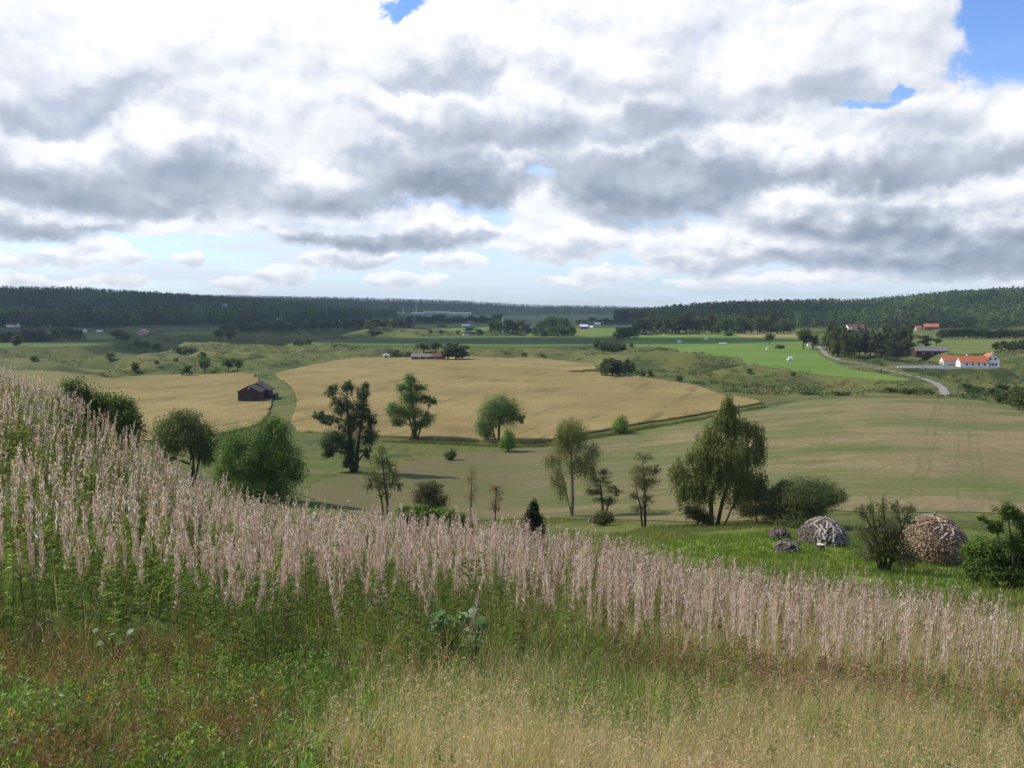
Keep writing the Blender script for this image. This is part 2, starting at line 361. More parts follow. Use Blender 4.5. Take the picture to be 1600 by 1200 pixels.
# ravines and hummocks of the valley, kept off the fields; small unevenness near by
rv = fbm2(XG / 105 + 3, YG / 135, 5, 3); ridge = 1 - np.abs(2 * rv - 1) * 2.6
rv2 = fbm2(XG / 55 + 31, YG / 62, 9, 3); rg3 = 1 - np.abs(2 * fbm2(XG / 38 + 7, YG / 52 + 3, 15, 3) - 1)
m = sstep(330, 430, DIST) * (1 - sstep(1000, 1500, DIST)) * sstep(.5, 17, -flat)
HB = [(-60, 300, 40), (150, 577, 60)]
ZG += m * (-11 * np.clip(ridge, 0, 1) ** .8 + 7.5 * (rv2 - .35) + 5.0 * (rg3 - .72))
mh = sstep(1200, 1900, DIST); ZG += mh * 14 * (fbm2(XG / 420, YG / 420, 21, 4) - .5)
mn = sstep(30, 60, DIST) * (1 - sstep(110, 200, DIST)); ZG += mn * .9 * (fbm2(XG / 14, YG / 14, 33, 3) - .5)
mf = (1 - sstep(14, 30, DIST)) * sstep(1.5, 5, DIST); ZG += mf * .22 * (fbm2(XG / 1.6, YG / 1.6, 35, 3) - .5)

# one sheet of ground
na = len(AZ)
idx = np.arange(na * NR).reshape(na, NR)
I0, I1 = idx, np.roll(idx, -1, 0)
A, B, C, D4 = I0[:, :-1].ravel(), I0[:, 1:].ravel(), I1[:, 1:].ravel(), I1[:, :-1].ravel()
TRI = np.concatenate([np.stack([A, B, C], 1), np.stack([A, C, D4], 1)])
VG = np.stack([XG.ravel(), YG.ravel(), ZG.ravel()], 1)

def ground_mat(name, build):
    m = bpy.data.materials.new(name); m.use_nodes = True; t = m.node_tree
    b = t.nodes['Principled BSDF']; b.inputs['Roughness'].default_value = .95; b.inputs['Specular IOR Level'].default_value = .1
    n = NT(t); geo = t.nodes.new('ShaderNodeNewGeometry')
    c, bump = build(n, geo.outputs['Position'])
    t.links.new(c, b.inputs['Base Color'])
    if bump is not None:
        bn = t.nodes.new('ShaderNodeBump'); bn.inputs['Strength'].default_value = .6; bn.inputs['Distance'].default_value = bump[1]
        t.links.new(bump[0], bn.inputs['Height']); t.links.new(bn.outputs[0], b.inputs['Normal'])
    return m

def m_ground(n, p):
    p = n.vm('MULTIPLY', p, (1, 1, 0))
    big = n.noise(p, .011, 6, .6); mid = n.noise(p, .06, 6, .65); fine = n.noise(p, .9, 6, .7)
    c = n.mix(n.mr(big, .38, .62), (.075, .10, .022), (.135, .13, .04))
    c = n.mix(n.mr(mid, .48, .66, 0, .85), c, (.17, .145, .065))
    c = n.mix(n.mr(n.noise(p, .03, 7, .7), .50, .60, 0, .92), c, (.036, .055, .017))
    c = n.mix(n.mr(fine, .4, .65, 0, .65), c, (.032, .052, .012))
    c = n.mix(n.mr(n.noise(p, .16, 6, .7), .54, .66, 0, .8), c, (.03, .05, .014))
    c = n.mix(n.mr(n.noise(p, .11, 6, .7), .60, .70, 0, .7), c, (.20, .175, .08))
    # woodland floor on the hills, lawn-green terrace below the slope
    q = n.sep(p); dist = n.vm('LENGTH', p)
    c = n.mix(n.mr(dist, 1150, 1500), c, (.022, .036, .016))
    lawn = n.math('MULTIPLY', n.mr(dist, 32, 42), n.mr(dist, 95, 72))
    c = n.mix(n.mr(dist, 12, 8), c, n.mix(n.mr(fine, .35, .65), (.10, .12, .04), (.20, .17, .085)))
    near = n.vm('LENGTH', n.vm('SUBTRACT', p, (18.5, 47, 0)))
    lawn = n.math('MULTIPLY', lawn, n.math('MULTIPLY', n.mr(n.noise(p, .22, 4, .6), .3, .6), n.mr(near, 9, 20, 1, .2)))
    c = n.mix(lawn, c, n.mix(n.mr(fine, .3, .7), (.085, .16, .016), (.15, .20, .036)))
    return c, (n.noise(p, 1.5, 5, .7), .25)
def m_wheat(n, p):
    p = n.vm('MULTIPLY', p, (1, 1, 0))
    big = n.noise(p, .014, 5, .6); fine = n.noise(p, 1.2, 6, .75)
    c = n.mix(n.mr(big, .35, .65), (.212, .164, .064), (.28, .222, .092))
    c = n.mix(n.mr(n.noise(p, .045, 6, .7), .46, .68, 0, .75), c, (.145, .115, .042))
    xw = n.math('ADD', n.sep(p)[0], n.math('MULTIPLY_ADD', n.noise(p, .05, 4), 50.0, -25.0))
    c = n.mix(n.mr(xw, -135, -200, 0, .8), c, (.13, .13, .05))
    # tramlines and thin patches run along the drilling direction
    rot = n.vm('MULTIPLY', n.comb(n.math('ADD', n.math('MULTIPLY', n.sep(p)[0], .94), n.math('MULTIPLY', n.sep(p)[1], -.34)), n.math('ADD', n.math('MULTIPLY', n.sep(p)[0], .34), n.math('MULTIPLY', n.sep(p)[1], .94))), (.22, .02, 1))
    c = n.mix(n.mr(n.noise(rot, 1.0, 5, .7), .54, .66, 0, .75), c, (.095, .082, .026))
    c = n.mix(n.mr(fine, .4, .65, 0, .6), c, (.105, .075, .028))
    return c, (n.noise(p, 2.0, 4, .7), .3)
def m_stubble(n, p):
    p = n.vm('MULTIPLY', p, (1, 1, 0)); q = n.sep(p)
    st = n.vm('MULTIPLY', p, (.35, 1.0, 1))
    big = n.noise(st, .05, 6, .62); fine = n.noise(p, 1.5, 6, .75)
    c = n.mix(n.mr(n.noise(p, .03, 4, .6), .35, .65), (.185, .15, .075), (.23, .185, .098))
    c = n.mix(n.mr(big, .46, .55, 0, .85), c, (.088, .125, .034))
    c = n.mix(n.mr(n.noise(st, .14, 7, .72), .50, .64, 0, .75), c, (.10, .125, .036))
    c = n.mix(n.mr(n.noise(st, .04, 6, .7, .6), .53, .60, 0, .9), c, (.065, .115, .022))
    c = n.mix(n.mr(n.noise(p, .35, 5, .7), .45, .62, 0, .5), c, (.13, .115, .055))
    c = n.mix(n.mr(n.noise(n.vm('MULTIPLY', p, (.15, 1, 1)), .5, 4, .7), .5, .66, 0, .5), c, (.27, .205, .125))
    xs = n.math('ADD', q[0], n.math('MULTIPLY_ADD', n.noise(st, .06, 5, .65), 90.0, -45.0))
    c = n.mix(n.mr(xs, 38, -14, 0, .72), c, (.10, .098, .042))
    # wheel tracks
    for k, (px1, py1, px2, py2) in enumerate([(1408, 800, 1460, 640), (1432, 800, 1470, 640), (1530, 800, 1508, 640), (1552, 800, 1518, 640), (1497, 720, 1496, 640)]):
        a, b = hit(px1, py1)[:2], hit(px2, py2)[:2]
        e = (b - a) / np.linalg.norm(b - a); nx, ny = -e[1], e[0]
        wob = n.math('MULTIPLY_ADD', n.noise(p, .05, 3), 2.4, -1.2)
        d = n.math('ADD', n.math('MULTIPLY_ADD', q[0], nx, -a[0] * nx - a[1] * ny), n.math('MULTIPLY_ADD', q[1], ny, wob))
        c = n.mix(n.math('MULTIPLY', n.mr(n.math('ABSOLUTE', d), .10, .42, .6, 0), n.mr(n.noise(p, .06, 5, .7), .36, .66)), c, (.085, .105, .03))
    c = n.mix(n.mr(fine, .42, .62, 0, .6), c, (.085, .068, .034))
    return c, (n.noise(p, 2.5, 4, .7), .2)
def m_field(a, b, c3, sc_=.02):
    def f(n, p):
        p = n.vm('MULTIPLY', p, (1, 1, 0))
        c = n.mix(n.mr(n.noise(p, sc_, 5, .6), .35, .65), a, b)
        c = n.mix(n.mr(n.noise(p, .8, 6, .75), .4, .75, 0, .5), c, c3)
        return c, (n.noise(p, 1.5, 4, .7), .15)
    return f
M_GROUND = ground_mat('rough_pasture', m_ground)
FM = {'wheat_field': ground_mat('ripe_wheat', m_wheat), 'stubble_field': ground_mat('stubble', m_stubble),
      'meadow': ground_mat('mown_meadow', m_field((.085, .155, .024), (.125, .185, .036), (.065, .115, .02))),
      'crop_field': ground_mat('green_crop', m_field((.06, .105, .024), (.08, .125, .03), (.042, .075, .018))),
      'far_field': ground_mat('bright_field', m_field((.09, .14, .024), (.13, .16, .04), (.07, .10, .022))),
      'tan_field': ground_mat('tan_field', m_field((.25, .20, .09), (.20, .18, .07), (.15, .15, .05))),
      'pasture': ground_mat('pasture', m_field((.095, .13, .028), (.14, .15, .045), (.07, .095, .022), .03)),
      'farm_yard': ground_mat('gravel_yard', m_field((.15, .145, .12), (.12, .12, .085), (.09, .10, .05), .1)),
      'lane': ground_mat('gravel_lane', m_field((.23, .22, .205), (.19, .185, .17), (.15, .145, .11), .15))}
g = link('ground', mesh_data('ground', VG, TRI, smooth=True), M_GROUND); tag(g, kind='structure')

def clip_sheet(name, sdf, off, mat, skirt=0.0):
    """the part of the ground sheet where sdf > 0, lifted by off, with a skirt for a standing crop"""
    s3 = sdf[TRI]; ins = (s3 > 0).sum(1)
    full = TRI[ins == 3]; part = TRI[(ins > 0) & (ins < 3)]
    V = [tuple(v) for v in ()]; extra, faces, edges = [], [], []
    base = len(VG); em = {}
    def cut(i, j):
        k = (min(i, j), max(i, j))
        if k not in em:
            t = sdf[i] / (sdf[i] - sdf[j]); em[k] = base + len(extra); extra.append(VG[i] + t * (VG[j] - VG[i]))
        return em[k]
    for tri in part:
        out = []; cuts = []
        for a in range(3):
            i, j = tri[a], tri[(a + 1) % 3]
            if sdf[i] > 0: out.append(i)
            if (sdf[i] > 0) != (sdf[j] > 0):
                c = cut(i, j); out.append(c); cuts.append((c, sdf[i] > 0))
        for a in range(1, len(out) - 1): faces.append((out[0], out[a], out[a + 1]))
        if len(cuts) == 2: edges.append((cuts[0][0], cuts[1][0]) if cuts[0][1] else (cuts[1][0], cuts[0][0]))
    allv = np.concatenate([VG, np.array(extra).reshape(-1, 3)]) if extra else VG
    fs = np.concatenate([full, np.array(faces, int).reshape(-1, 3)])
    if skirt and edges:
        e = np.array(edges); n0 = len(allv)
        low = allv.copy(); low[:, 2] -= skirt
        allv = np.concatenate([allv, low])
        fs = np.concatenate([fs, np.stack([e[:, 0], e[:, 0] + n0, e[:, 1] + n0], 1), np.stack([e[:, 0], e[:, 1] + n0, e[:, 1]], 1)])
    u, inv = np.unique(fs, return_inverse=True)
    V = allv[u].copy(); V[:, 2] += off
    o = link(name, mesh_data(name, V, inv.reshape(fs.shape), smooth=True), mat); tag(o, kind='structure'); return o

xr, yr = XG.ravel(), YG.ravel()
edge = 3.0 * (fbm2(xr / 6, yr / 6, 41, 4) - .5)
OFF = {'wheat_field': .5, 'stubble_field': .06, 'meadow': .05, 'crop_field': .25, 'far_field': .06, 'pasture': .05, 'farm_yard': .07}
MATS = {'far_field.c': 'tan_field', 'far_field.d': 'crop_field'}
for k, p in POLY.items():
    kk = k.split('.')[0]
    s = sdf_poly(p, XG, YG) + edge * (1.6 if kk == 'stubble_field' else .8)
    clip_sheet(kk, s, OFF[kk], FM[MATS.get(k, kk)], skirt=OFF[kk] if kk in ('wheat_field', 'crop_field') else 0)
clip_sheet('lane', 1.6 - ld + .12 * edge, .12, FM['lane'])

# ------------------------------------------------------------------ vegetation materials and makers
def leaf_mat(name, trans=.3, rough=.55, spec=.25, through=(1.25, 1.3, .7)):
    m = bpy.data.materials.new(name); m.use_nodes = True; t = m.node_tree
    b = t.nodes['Principled BSDF']; b.inputs['Roughness'].default_value = rough; b.inputs['Specular IOR Level'].default_value = spec
    a = t.nodes.new('ShaderNodeAttribute'); a.attribute_name = 'tint'
    t.links.new(a.outputs['Color'], b.inputs['Base Color'])
    tr = t.nodes.new('ShaderNodeBsdfTranslucent'); mx = t.nodes.new('ShaderNodeMixShader'); mx.inputs[0].default_value = trans
    n = NT(t); t.links.new(n.vm('MULTIPLY', a.outputs['Color'], through), tr.inputs[0])
    t.links.new(b.outputs[0], mx.inputs[1]); t.links.new(tr.outputs[0], mx.inputs[2])
    t.links.new(mx.outputs[0], t.nodes['Material Output'].inputs[0]); return m
def noise_mat(name, c1, c2, scale=3.0, rough=.85, spec=.2, stretch=(1, 1, 1), bump=0.0):
    m = bpy.data.materials.new(name); m.use_nodes = True; t = m.node_tree; n = NT(t)
    b = t.nodes['Principled BSDF']; b.inputs['Roughness'].default_value = rough; b.inputs['Specular IOR Level'].default_value = spec
    tc = t.nodes.new('ShaderNodeTexCoord'); v = n.vm('MULTIPLY', tc.outputs['Object'], stretch)
    f = n.noise(v, scale, 6, .65)
    t.links.new(n.mix(n.mr(f, .35, .65), c1, c2), b.inputs['Base Color'])
    if bump:
        bn = t.nodes.new('ShaderNodeBump'); bn.inputs['Strength'].default_value = .7; bn.inputs['Distance'].default_value = bump
        t.links.new(f, bn.inputs['Height']); t.links.new(bn.outputs[0], b.inputs['Normal'])
    return m
def tint_mat(name, rough=.85):
    m = bpy.data.materials.new(name); m.use_nodes = True; t = m.node_tree
    b = t.nodes['Principled BSDF']; b.inputs['Roughness'].default_value = rough; b.inputs['Specular IOR Level'].default_value = .2
    a = t.nodes.new('ShaderNodeAttribute'); a.attribute_name = 'tint'; n = NT(t)
    geo = t.nodes.new('ShaderNodeNewGeometry')
    f = n.mr(n.noise(geo.outputs['Position'], 14, 5, .7), .3, .7, .75, 1.15)
    t.links.new(n.vm('MULTIPLY', a.outputs['Color'], n.comb(f, f, f)), b.inputs['Base Color']); return m
M_LEAF = leaf_mat('tree_leaves', .42)
M_HERB = leaf_mat('herb_leaves', .42, .5, .3)
M_PLUME = leaf_mat('seed_fluff', .4, .9, .05, (1.06, 1, .9))
M_BARK = noise_mat('brown_bark', (.05, .04, .03), (.12, .10, .08), 6, stretch=(1, 1, .2), bump=.03)
M_BIRCH = noise_mat('pale_bark', (.10, .09, .08), (.36, .34, .31), 4, stretch=(.6, .6, 1.6))
M_TWIG = noise_mat('grey_twigs', (.09, .08, .065), (.16, .14, .12), 8)

def unit(v): return v / (np.linalg.norm(v, axis=-1, keepdims=True) + 1e-9)
def leaf_quads(P, D, L, W, col, twist=None):
    """diamond leaves: base P, direction D (unit), length L, width W"""
    n = len(P); L = np.broadcast_to(L, (n,))[:, None]; W = np.broadcast_to(W, (n,))[:, None]
    r = unit(rng.normal(size=(n, 3))) if twist is None else twist
    S = unit(np.cross(D, r)); m = P + D * L * .5
    V = np.stack([P, m + S * W * .5, P + D * L, m - S * W * .5], 1).reshape(-1, 3)
    Fq = np.arange(4 * n).reshape(n, 4)
    return V, Fq, np.repeat(col, 4, 0)
def join(parts):
    V, Fq, Cc, o = [], [], [], 0
    for v, f, c in parts:
        V.append(v); Fq.append(f + o); Cc.append(c); o += len(v)
    return np.concatenate(V), np.concatenate(Fq), np.concatenate(Cc)
def vary(base, n, amt=.25, hue=.12):
    c = np.array(base)[None] * (1 + rng.uniform(-amt, amt, (n, 1))) * (1 + rng.uniform(-hue, hue, (n, 3)))
    return np.clip(c, .004, .9)

def crown_mesh(lobes, n, leaf, base, droop=0.0, clump=.30, gap=0.0, shell=.6):
    """lobes: (cx,cy,cz, rx,ry,rz, weight). Leaves sit in many small clumps spread through each lobe"""
    vol = np.array([l[6] * (l[3] * l[4] * l[5]) ** (2 / 3) for l in lobes]); vol /= vol.sum()
    parts = []
    for l, fr in zip(lobes, vol):
        c = np.array(l[:3]); r = np.array(l[3:6]); ln = max(20, int(n * fr));  k = max(5, int(ln / (22 if droop > 0 else 48)))
        d = unit(rng.normal(size=(k, 3))); rad = rng.uniform(0, 1, (k, 1)) ** (1 / (3 - 1.6 * (1 - shell)))
        cc = c + d * r * np.clip(rad, .12, 1) * rng.uniform(.75, 1.08, (k, 1))
        ct = vary(base, k, .28, .10)
        if droop > 0:
            w = rng.integers(0, k, ln); h = rng.uniform(0, 1, ln) ** 1.4
            P = cc[w] + rng.normal(size=(ln, 3)) * np.array([.05, .05, .04]) * r.mean()
            P[:, 2] -= h * droop * (0.5 + rng.uniform(0, 1, k)[w])
            D = unit(rng.normal(size=(ln, 3)) * .55 + np.array([0, 0, -1.0]))
            tw = unit(P - c) + rng.normal(size=(ln, 3)) * .5
        else:
            w = rng.integers(0, k, ln); cr = clump * r * rng.uniform(.6, 1.25, (k, 1))
            P = cc[w] + rng.normal(size=(ln, 3)) * cr[w] * .62
            D = unit(rng.normal(size=(ln, 3)) + .3 * unit(P - c) + np.array([0, 0, -.15]))
            tw = unit(P - cc[w]) + .7 * unit(P - c) + np.array([0, 0, .35]) + rng.normal(size=(ln, 3)) * .45
        L = leaf * rng.uniform(.65, 1.35, ln)
        parts.append(leaf_quads(P, D, L, L * .62, ct[w] * (1 + rng.uniform(-.15, .15, (ln, 1))), tw))
    return join(parts)

def limb(mb, a, b, r0, r1, sag=.12, n=6, seg=5):
    a, b = np.array(a), np.array(b); d = b - a; ln = np.linalg.norm(d)
    side = rng.normal(size=3) * ln * .05
    pts = []
    for i in range(seg + 1):
        t = i / seg; p = a + d * t + np.array([0, 0, 1.0]) * ln * sag * math.sin(math.pi * t) + side * math.sin(2 * math.pi * t)
        pts.append(p)
    mb.tube(pts, [r0 + (r1 - r0) * i / seg for i in range(seg + 1)], n, cap=False)

def photo_tree(name, label, base, lobes, trunks, depth=None, n=5000, fill=False, leaf=.2, col=(.05, .085, .02), droop=0.0, bark=None,
               clump=.30, shell=.6, group=None, cat='tree', thick=1.0, limbs=True, twigs=3, lobe_depth=1.0):
    """a tree whose crown lobes and trunk lines were read off the photograph and given their real distance, size and depth"""
    g = hit(*base) if depth is None else at(base[0], depth)
    dep = g[1]; s = dep / F
    root = empty(name, g); tag(root, label, cat, group)
    def w(px, py, dy=0.0):
        p = P3(px, py, dep); return np.array([p[0] - g[0], dy, p[2] - g[2]])
    col = tuple(c * k for c, k in zip(col, (1.8, 1.68, 1.65))); Ls = []; n = int(n * 2.1)
    if fill:        # a shrub leafy down to the ground
        px, py, rx, ry = lobes[-1][:4]; gy = H2 - F * math.tan(math.atan(g[2] / dep) + PITCH) - 4
        k = max(1, int((gy - py) / (ry * .9))); n = int(n * (1 + .5 * k))
        lobes = lobes + [(px, py + (gy - py) * (i + 1) / (k + .6), rx * 1.05, ry * 1.1) for i in range(k)]
    for l in lobes:
        px, py, rx, ry = l[:4]; wt = l[4] if len(l) > 4 else 1.0
        dy = rng.uniform(-.45, .45) * rx * s * lobe_depth if len(lobes) > 2 else 0
        c = w(px, py, dy); Ls.append((*c, rx * s, max(rx * .85, .7 * ry) * s * lobe_depth, ry * s, wt))
    mb = MB(); tops = []
    for tr in trunks:
        pts = [w(px, py, rng.uniform(-.1, .1) * k) for k, (px, py, wd_) in enumerate(tr)]; pts[0][2] = min(pts[0][2], -.15)
        rad = [max(.012, wd_ * s * .5 * thick) for _, _, wd_ in tr]
        mb.tube(pts, rad, 8); tops += [(p, r) for p, r in zip(pts, rad)][1:] or [(pts[-1], rad[-1])]
        for p0, p1, r0, r1 in zip(pts[:-1], pts[1:], rad[:-1], rad[1:]):
            for t in (.35, .7): tops.append((p0 + (p1 - p0) * t, r0 + (r1 - r0) * t))
    if limbs:
        for l in Ls:
            c = np.array(l[:3]); low = [(p, r) for p, r in tops if p[2] < c[2] + .1 * l[5]] or tops
            p, r = min(low, key=lambda q: np.linalg.norm(q[0] - c) + .35 * abs(c[2] - q[0][2]) * (q[0][2] > c[2] - .3 * l[5]))
            limb(mb, p, c, r * .6, max(.01, r * .22), .08)
            for _ in range(twigs):
                e = c + unit(rng.normal(size=3)) * np.array(l[3:6]) * .85
                limb(mb, p + (c - p) * rng.uniform(.5, 1), e, max(.008, r * .2), .006, .04, 4, 3)
    mb.build('trunk', bark or M_BARK, root, smooth=True)
    V, Fq, Cc = crown_mesh(Ls, int(n * 1.45), leaf * .8, col, droop, clump, shell=shell)
    link('crown', mesh_data('crown', V, Fq, Cc), M_LEAF, root)
    return root

# ---- trees around the slope and the near fields
photo_tree('broadleaf_tree', 'dark bushy tree at the left, half hidden behind the top of the fireweed ridge', (150, 735), 
  [(115, 625, 26, 34), (140, 655, 45, 45), (185, 650, 26, 32), (200, 672, 26, 34), (165, 690, 45, 40), (105, 665, 26, 40)], [[(150, 735, 9), (148, 690, 7), (150, 650, 4)]],
  depth=62, n=14000, fill=True, leaf=.20, col=(.045, .075, .016))
photo_tree('broadleaf_tree', 'rounded dull green tree behind the ridge, left of the leafy bright green one', (300, 738),
  [(285, 675, 44, 30), (262, 690, 32, 34), (312, 690, 32, 34), (290, 655, 30, 16), (325, 710, 16, 20), (250, 715, 14, 22)], [[(302, 742, 8), (300, 712, 6), (292, 685, 4)], [(301, 728, 4), (316, 700, 3), (320, 685, 2)]],
  depth=118, n=10000, leaf=.28, col=(.055, .075, .024))
photo_tree('broadleaf_tree', 'large rich green bushy tree standing below the barn, by the ridge', (405, 775),
  [(365, 700, 28, 38), (410, 690, 36, 36), (440, 680, 20, 26), (448, 715, 28, 36), (400, 735, 46, 34), (350, 740, 22, 24), (462, 735, 18, 24), (425, 662, 18, 14), (405, 755, 58, 24)], [[(405, 778, 12), (405, 740, 9), (408, 700, 5)]],
  depth=105, n=11000, fill=True, leaf=.27, col=(.05, .095, .018))
photo_tree('ragged_tree', 'tall ragged dark tree with upswept tufts between barn and wheat', (552, 738),
  [(520, 612, 10, 15), (545, 605, 13, 13), (568, 612, 11, 18), (530, 635, 18, 18), (560, 640, 20, 20), (498, 650, 15, 8), (515, 656, 15, 9), (580, 655, 11, 16), (548, 665, 22, 18), (520, 690, 22, 20),
   (575, 680, 17, 18), (545, 700, 16, 20), (512, 706, 14, 10), (548, 722, 14, 14), (572, 708, 8, 12)], [[(550, 740, 8), (549, 700, 7), (545, 660, 5), (540, 620, 3)], [(556, 738, 7), (560, 690, 5), (568, 640, 3), (569, 612, 2)]],
  n=11000, leaf=.30, col=(.030, .050, .022), clump=.26, shell=.8)
photo_tree('ash_tree', 'open layered green tree at the wheat edge with clumped foliage', (648, 686),
  [(641, 594, 13, 11), (632, 606, 14, 9), (655, 606, 12, 9), (642, 622, 24, 12), (618, 640, 18, 14), (665, 622, 9, 9), (675, 628, 9, 11), (640, 645, 24, 13), (622, 660, 14, 8), (668, 655, 14, 10), (655, 663, 16, 8), (647, 675, 6, 8)],
  [[(650, 688, 5), (648, 665, 4.5), (645, 630, 3), (642, 600, 2)], [(648, 680, 3), (640, 655, 2.5), (622, 640, 1.6)], [(652, 683, 3), (660, 660, 2), (672, 632, 1.4)]],
  n=9000, leaf=.32, col=(.055, .10, .03), clump=.30)
photo_tree('round_tree', 'round-crowned green tree at the wheat edge with a lobe on its left', (780, 690),
  [(782, 632, 30, 18), (770, 650, 26, 22), (798, 648, 22, 20), (755, 665, 16, 16), (762, 678, 12, 10), (812, 655, 9, 9)], [[(779, 691, 4), (780, 670, 3.6), (782, 645, 2.5)], [(775, 690, 3), (768, 665, 2.2)]],
  n=8000, leaf=.30, col=(.05, .095, .03))
photo_tree('bush', 'small bright green rounded bush right of the round-crowned tree', (794, 706), [(794, 686, 12, 15), (792, 695, 12, 10)], [[(794, 706, 3), (794, 690, 2)]], n=2500, leaf=.28, col=(.075, .13, .026), cat='bush')
photo_tree('bush', 'bright green bush alone on the ditch line below the wheat', (970, 678), [(970, 662, 13, 13), (968, 668, 14, 9)], [[(970, 678, 3), (970, 662, 2)]], n=2500, leaf=.28, col=(.085, .14, .028), cat='bush')
photo_tree('bush', 'small grey-green bush in the rough pasture below the wheat', (705, 719), [(705, 709, 9, 9), (702, 713, 9, 6)], [[(705, 719, 2), (705, 709, 1)]], n=1400, leaf=.22, col=(.06, .09, .03), cat='bush')
photo_tree('willow_shrub', 'slender two-stemmed grey-green tree standing just behind the ridge, left of centre', (606, 812),
  [(597, 700, 10, 12, .6), (590, 718, 16, 14, .7), (606, 722, 14, 14, .7), (582, 742, 16, 14, .7), (614, 742, 14, 18, .7), (598, 752, 18, 14, .8), (624, 756, 10, 10, .6), (576, 758, 10, 10, .6), (600, 772, 14, 8, .5)],
  [[(606, 815, 5), (605, 785, 4), (600, 750, 3), (597, 712, 1.5)], [(603, 812, 4), (597, 785, 3), (590, 755, 2)]], depth=72, n=3600, leaf=.12, col=(.085, .10, .045), droop=.4, twigs=5)
photo_tree('thorn_bush', 'dark purple-brown bush behind the ridge between thin saplings', (672, 810), [(672, 762, 24, 12), (675, 780, 28, 16), (660, 775, 16, 12)], [[(674, 812, 5), (673, 785, 3), (670, 765, 2)], [(670, 812, 4), (660, 780, 2)]],
  depth=70, n=4200, leaf=.13, col=(.055, .055, .03), cat='bush', twigs=8)
photo_tree('bare_sapling', 'thin sparse brownish sapling, taller of the pair left of the dark juniper', (735, 812), [(736, 745, 12, 22, .5), (735, 775, 14, 18, .5)], [[(735, 814, 3.5), (736, 775, 2.5), (737, 735, 1.2)]],
  depth=66, n=700, leaf=.10, col=(.13, .115, .06), bark=M_TWIG, twigs=9, cat='sapling')
photo_tree('bare_sapling', 'thin sparse reddish brown sapling, shorter of the pair left of the dark juniper', (774, 812), [(775, 768, 12, 14, .5), (773, 788, 13, 12, .5)], [[(773, 814, 3.5), (774, 785, 2.5), (777, 758, 1.2)]],
  depth=66, n=600, leaf=.10, col=(.12, .085, .055), bark=M_TWIG, twigs=9, cat='sapling')
photo_tree('juniper', 'small dark conical juniper poking up behind the fireweed crest', (833, 832), [(834, 792, 7, 11), (833, 802, 12, 12), (833, 815, 17, 13), (833, 826, 18, 10)], [[(833, 834, 4), (833, 795, 1.5)]],
  depth=38, n=4500, fill=True, leaf=.08, col=(.018, .030, .014), cat='juniper')
for bx, by, rx, ry, lab in ((632, 803, 14, 9, 'low bright green shrub, leftmost of three behind the fireweed crest'), (660, 800, 20, 10, 'low bright green shrub below the dark thorn bush, behind the crest'), (690, 806, 24, 9, 'low dark green shrub, rightmost of three behind the fireweed crest'), (718, 812, 14, 6, 'smallest low green shrub at the foot of the thin brownish saplings')):
    photo_tree('shrub', lab, (bx, by + 22), [(bx, by, rx, ry), (bx + 5, by + 8, rx, ry)], [[(bx, by + 22, 2), (bx, by, 1)]], depth=28, n=2200, fill=True, leaf=.10, col=(.055, .10, .02), cat='shrub', group='shrubs behind the fireweed crest')
photo_tree('birch_tree', 'slim pale-trunked birch with thin olive foliage left of the big weeping birch', (893, 818),
  [(888, 660, 26, 14), (880, 675, 22, 14), (905, 672, 20, 16), (888, 692, 32, 16), (925, 700, 18, 16), (865, 715, 20, 12), (905, 720, 26, 16), (870, 740, 16, 16), (925, 735, 14, 16), (878, 762, 12, 14)],
  [[(893, 822, 6), (895, 780, 5), (894, 740, 4), (892, 700, 3), (889, 660, 1.5)], [(894, 770, 2), (878, 740, 1.4), (868, 710, .8)]], depth=96, n=12500, leaf=.14, col=(.095, .11, .045), droop=1.5, bark=M_BIRCH, twigs=6)
photo_tree('thorn_tree', 'small dark layered thorn tree right beside the slim birch', (943, 806), [(945, 740, 12, 10), (938, 752, 16, 9), (930, 768, 18, 8), (958, 766, 16, 9), (945, 780, 22, 8)], [[(943, 806, 4), (941, 785, 3.5), (938, 755, 2)], [(945, 800, 3), (955, 775, 2)]],
  n=2600, leaf=.13, col=(.05, .055, .028), twigs=7)
photo_tree('bush', 'dark rounded bush at the foot of the small thorn tree', (943, 822), [(943, 808, 18, 11), (940, 813, 19, 8)], [[(943, 822, 3), (943, 808, 2)]], n=2200, leaf=.15, col=(.05, .06, .026), cat='bush')
photo_tree('alder_tree', 'small two-stemmed brown-green tree between slim birch and weeping birch', (1006, 824),
  [(1005, 715, 16, 10, .6), (1000, 735, 22, 12, .8), (1026, 735, 9, 14, .8), (1005, 755, 26, 14), (990, 775, 10, 10), (1012, 782, 14, 10), (1000, 795, 16, 8)],
  [[(1008, 826, 4.5), (1008, 780, 3.6), (1005, 740, 2.4), (1004, 712, 1.2)], [(1004, 825, 3.5), (1000, 790, 2.6), (992, 755, 1.6)]], n=3200, leaf=.13, col=(.075, .07, .035), twigs=7)
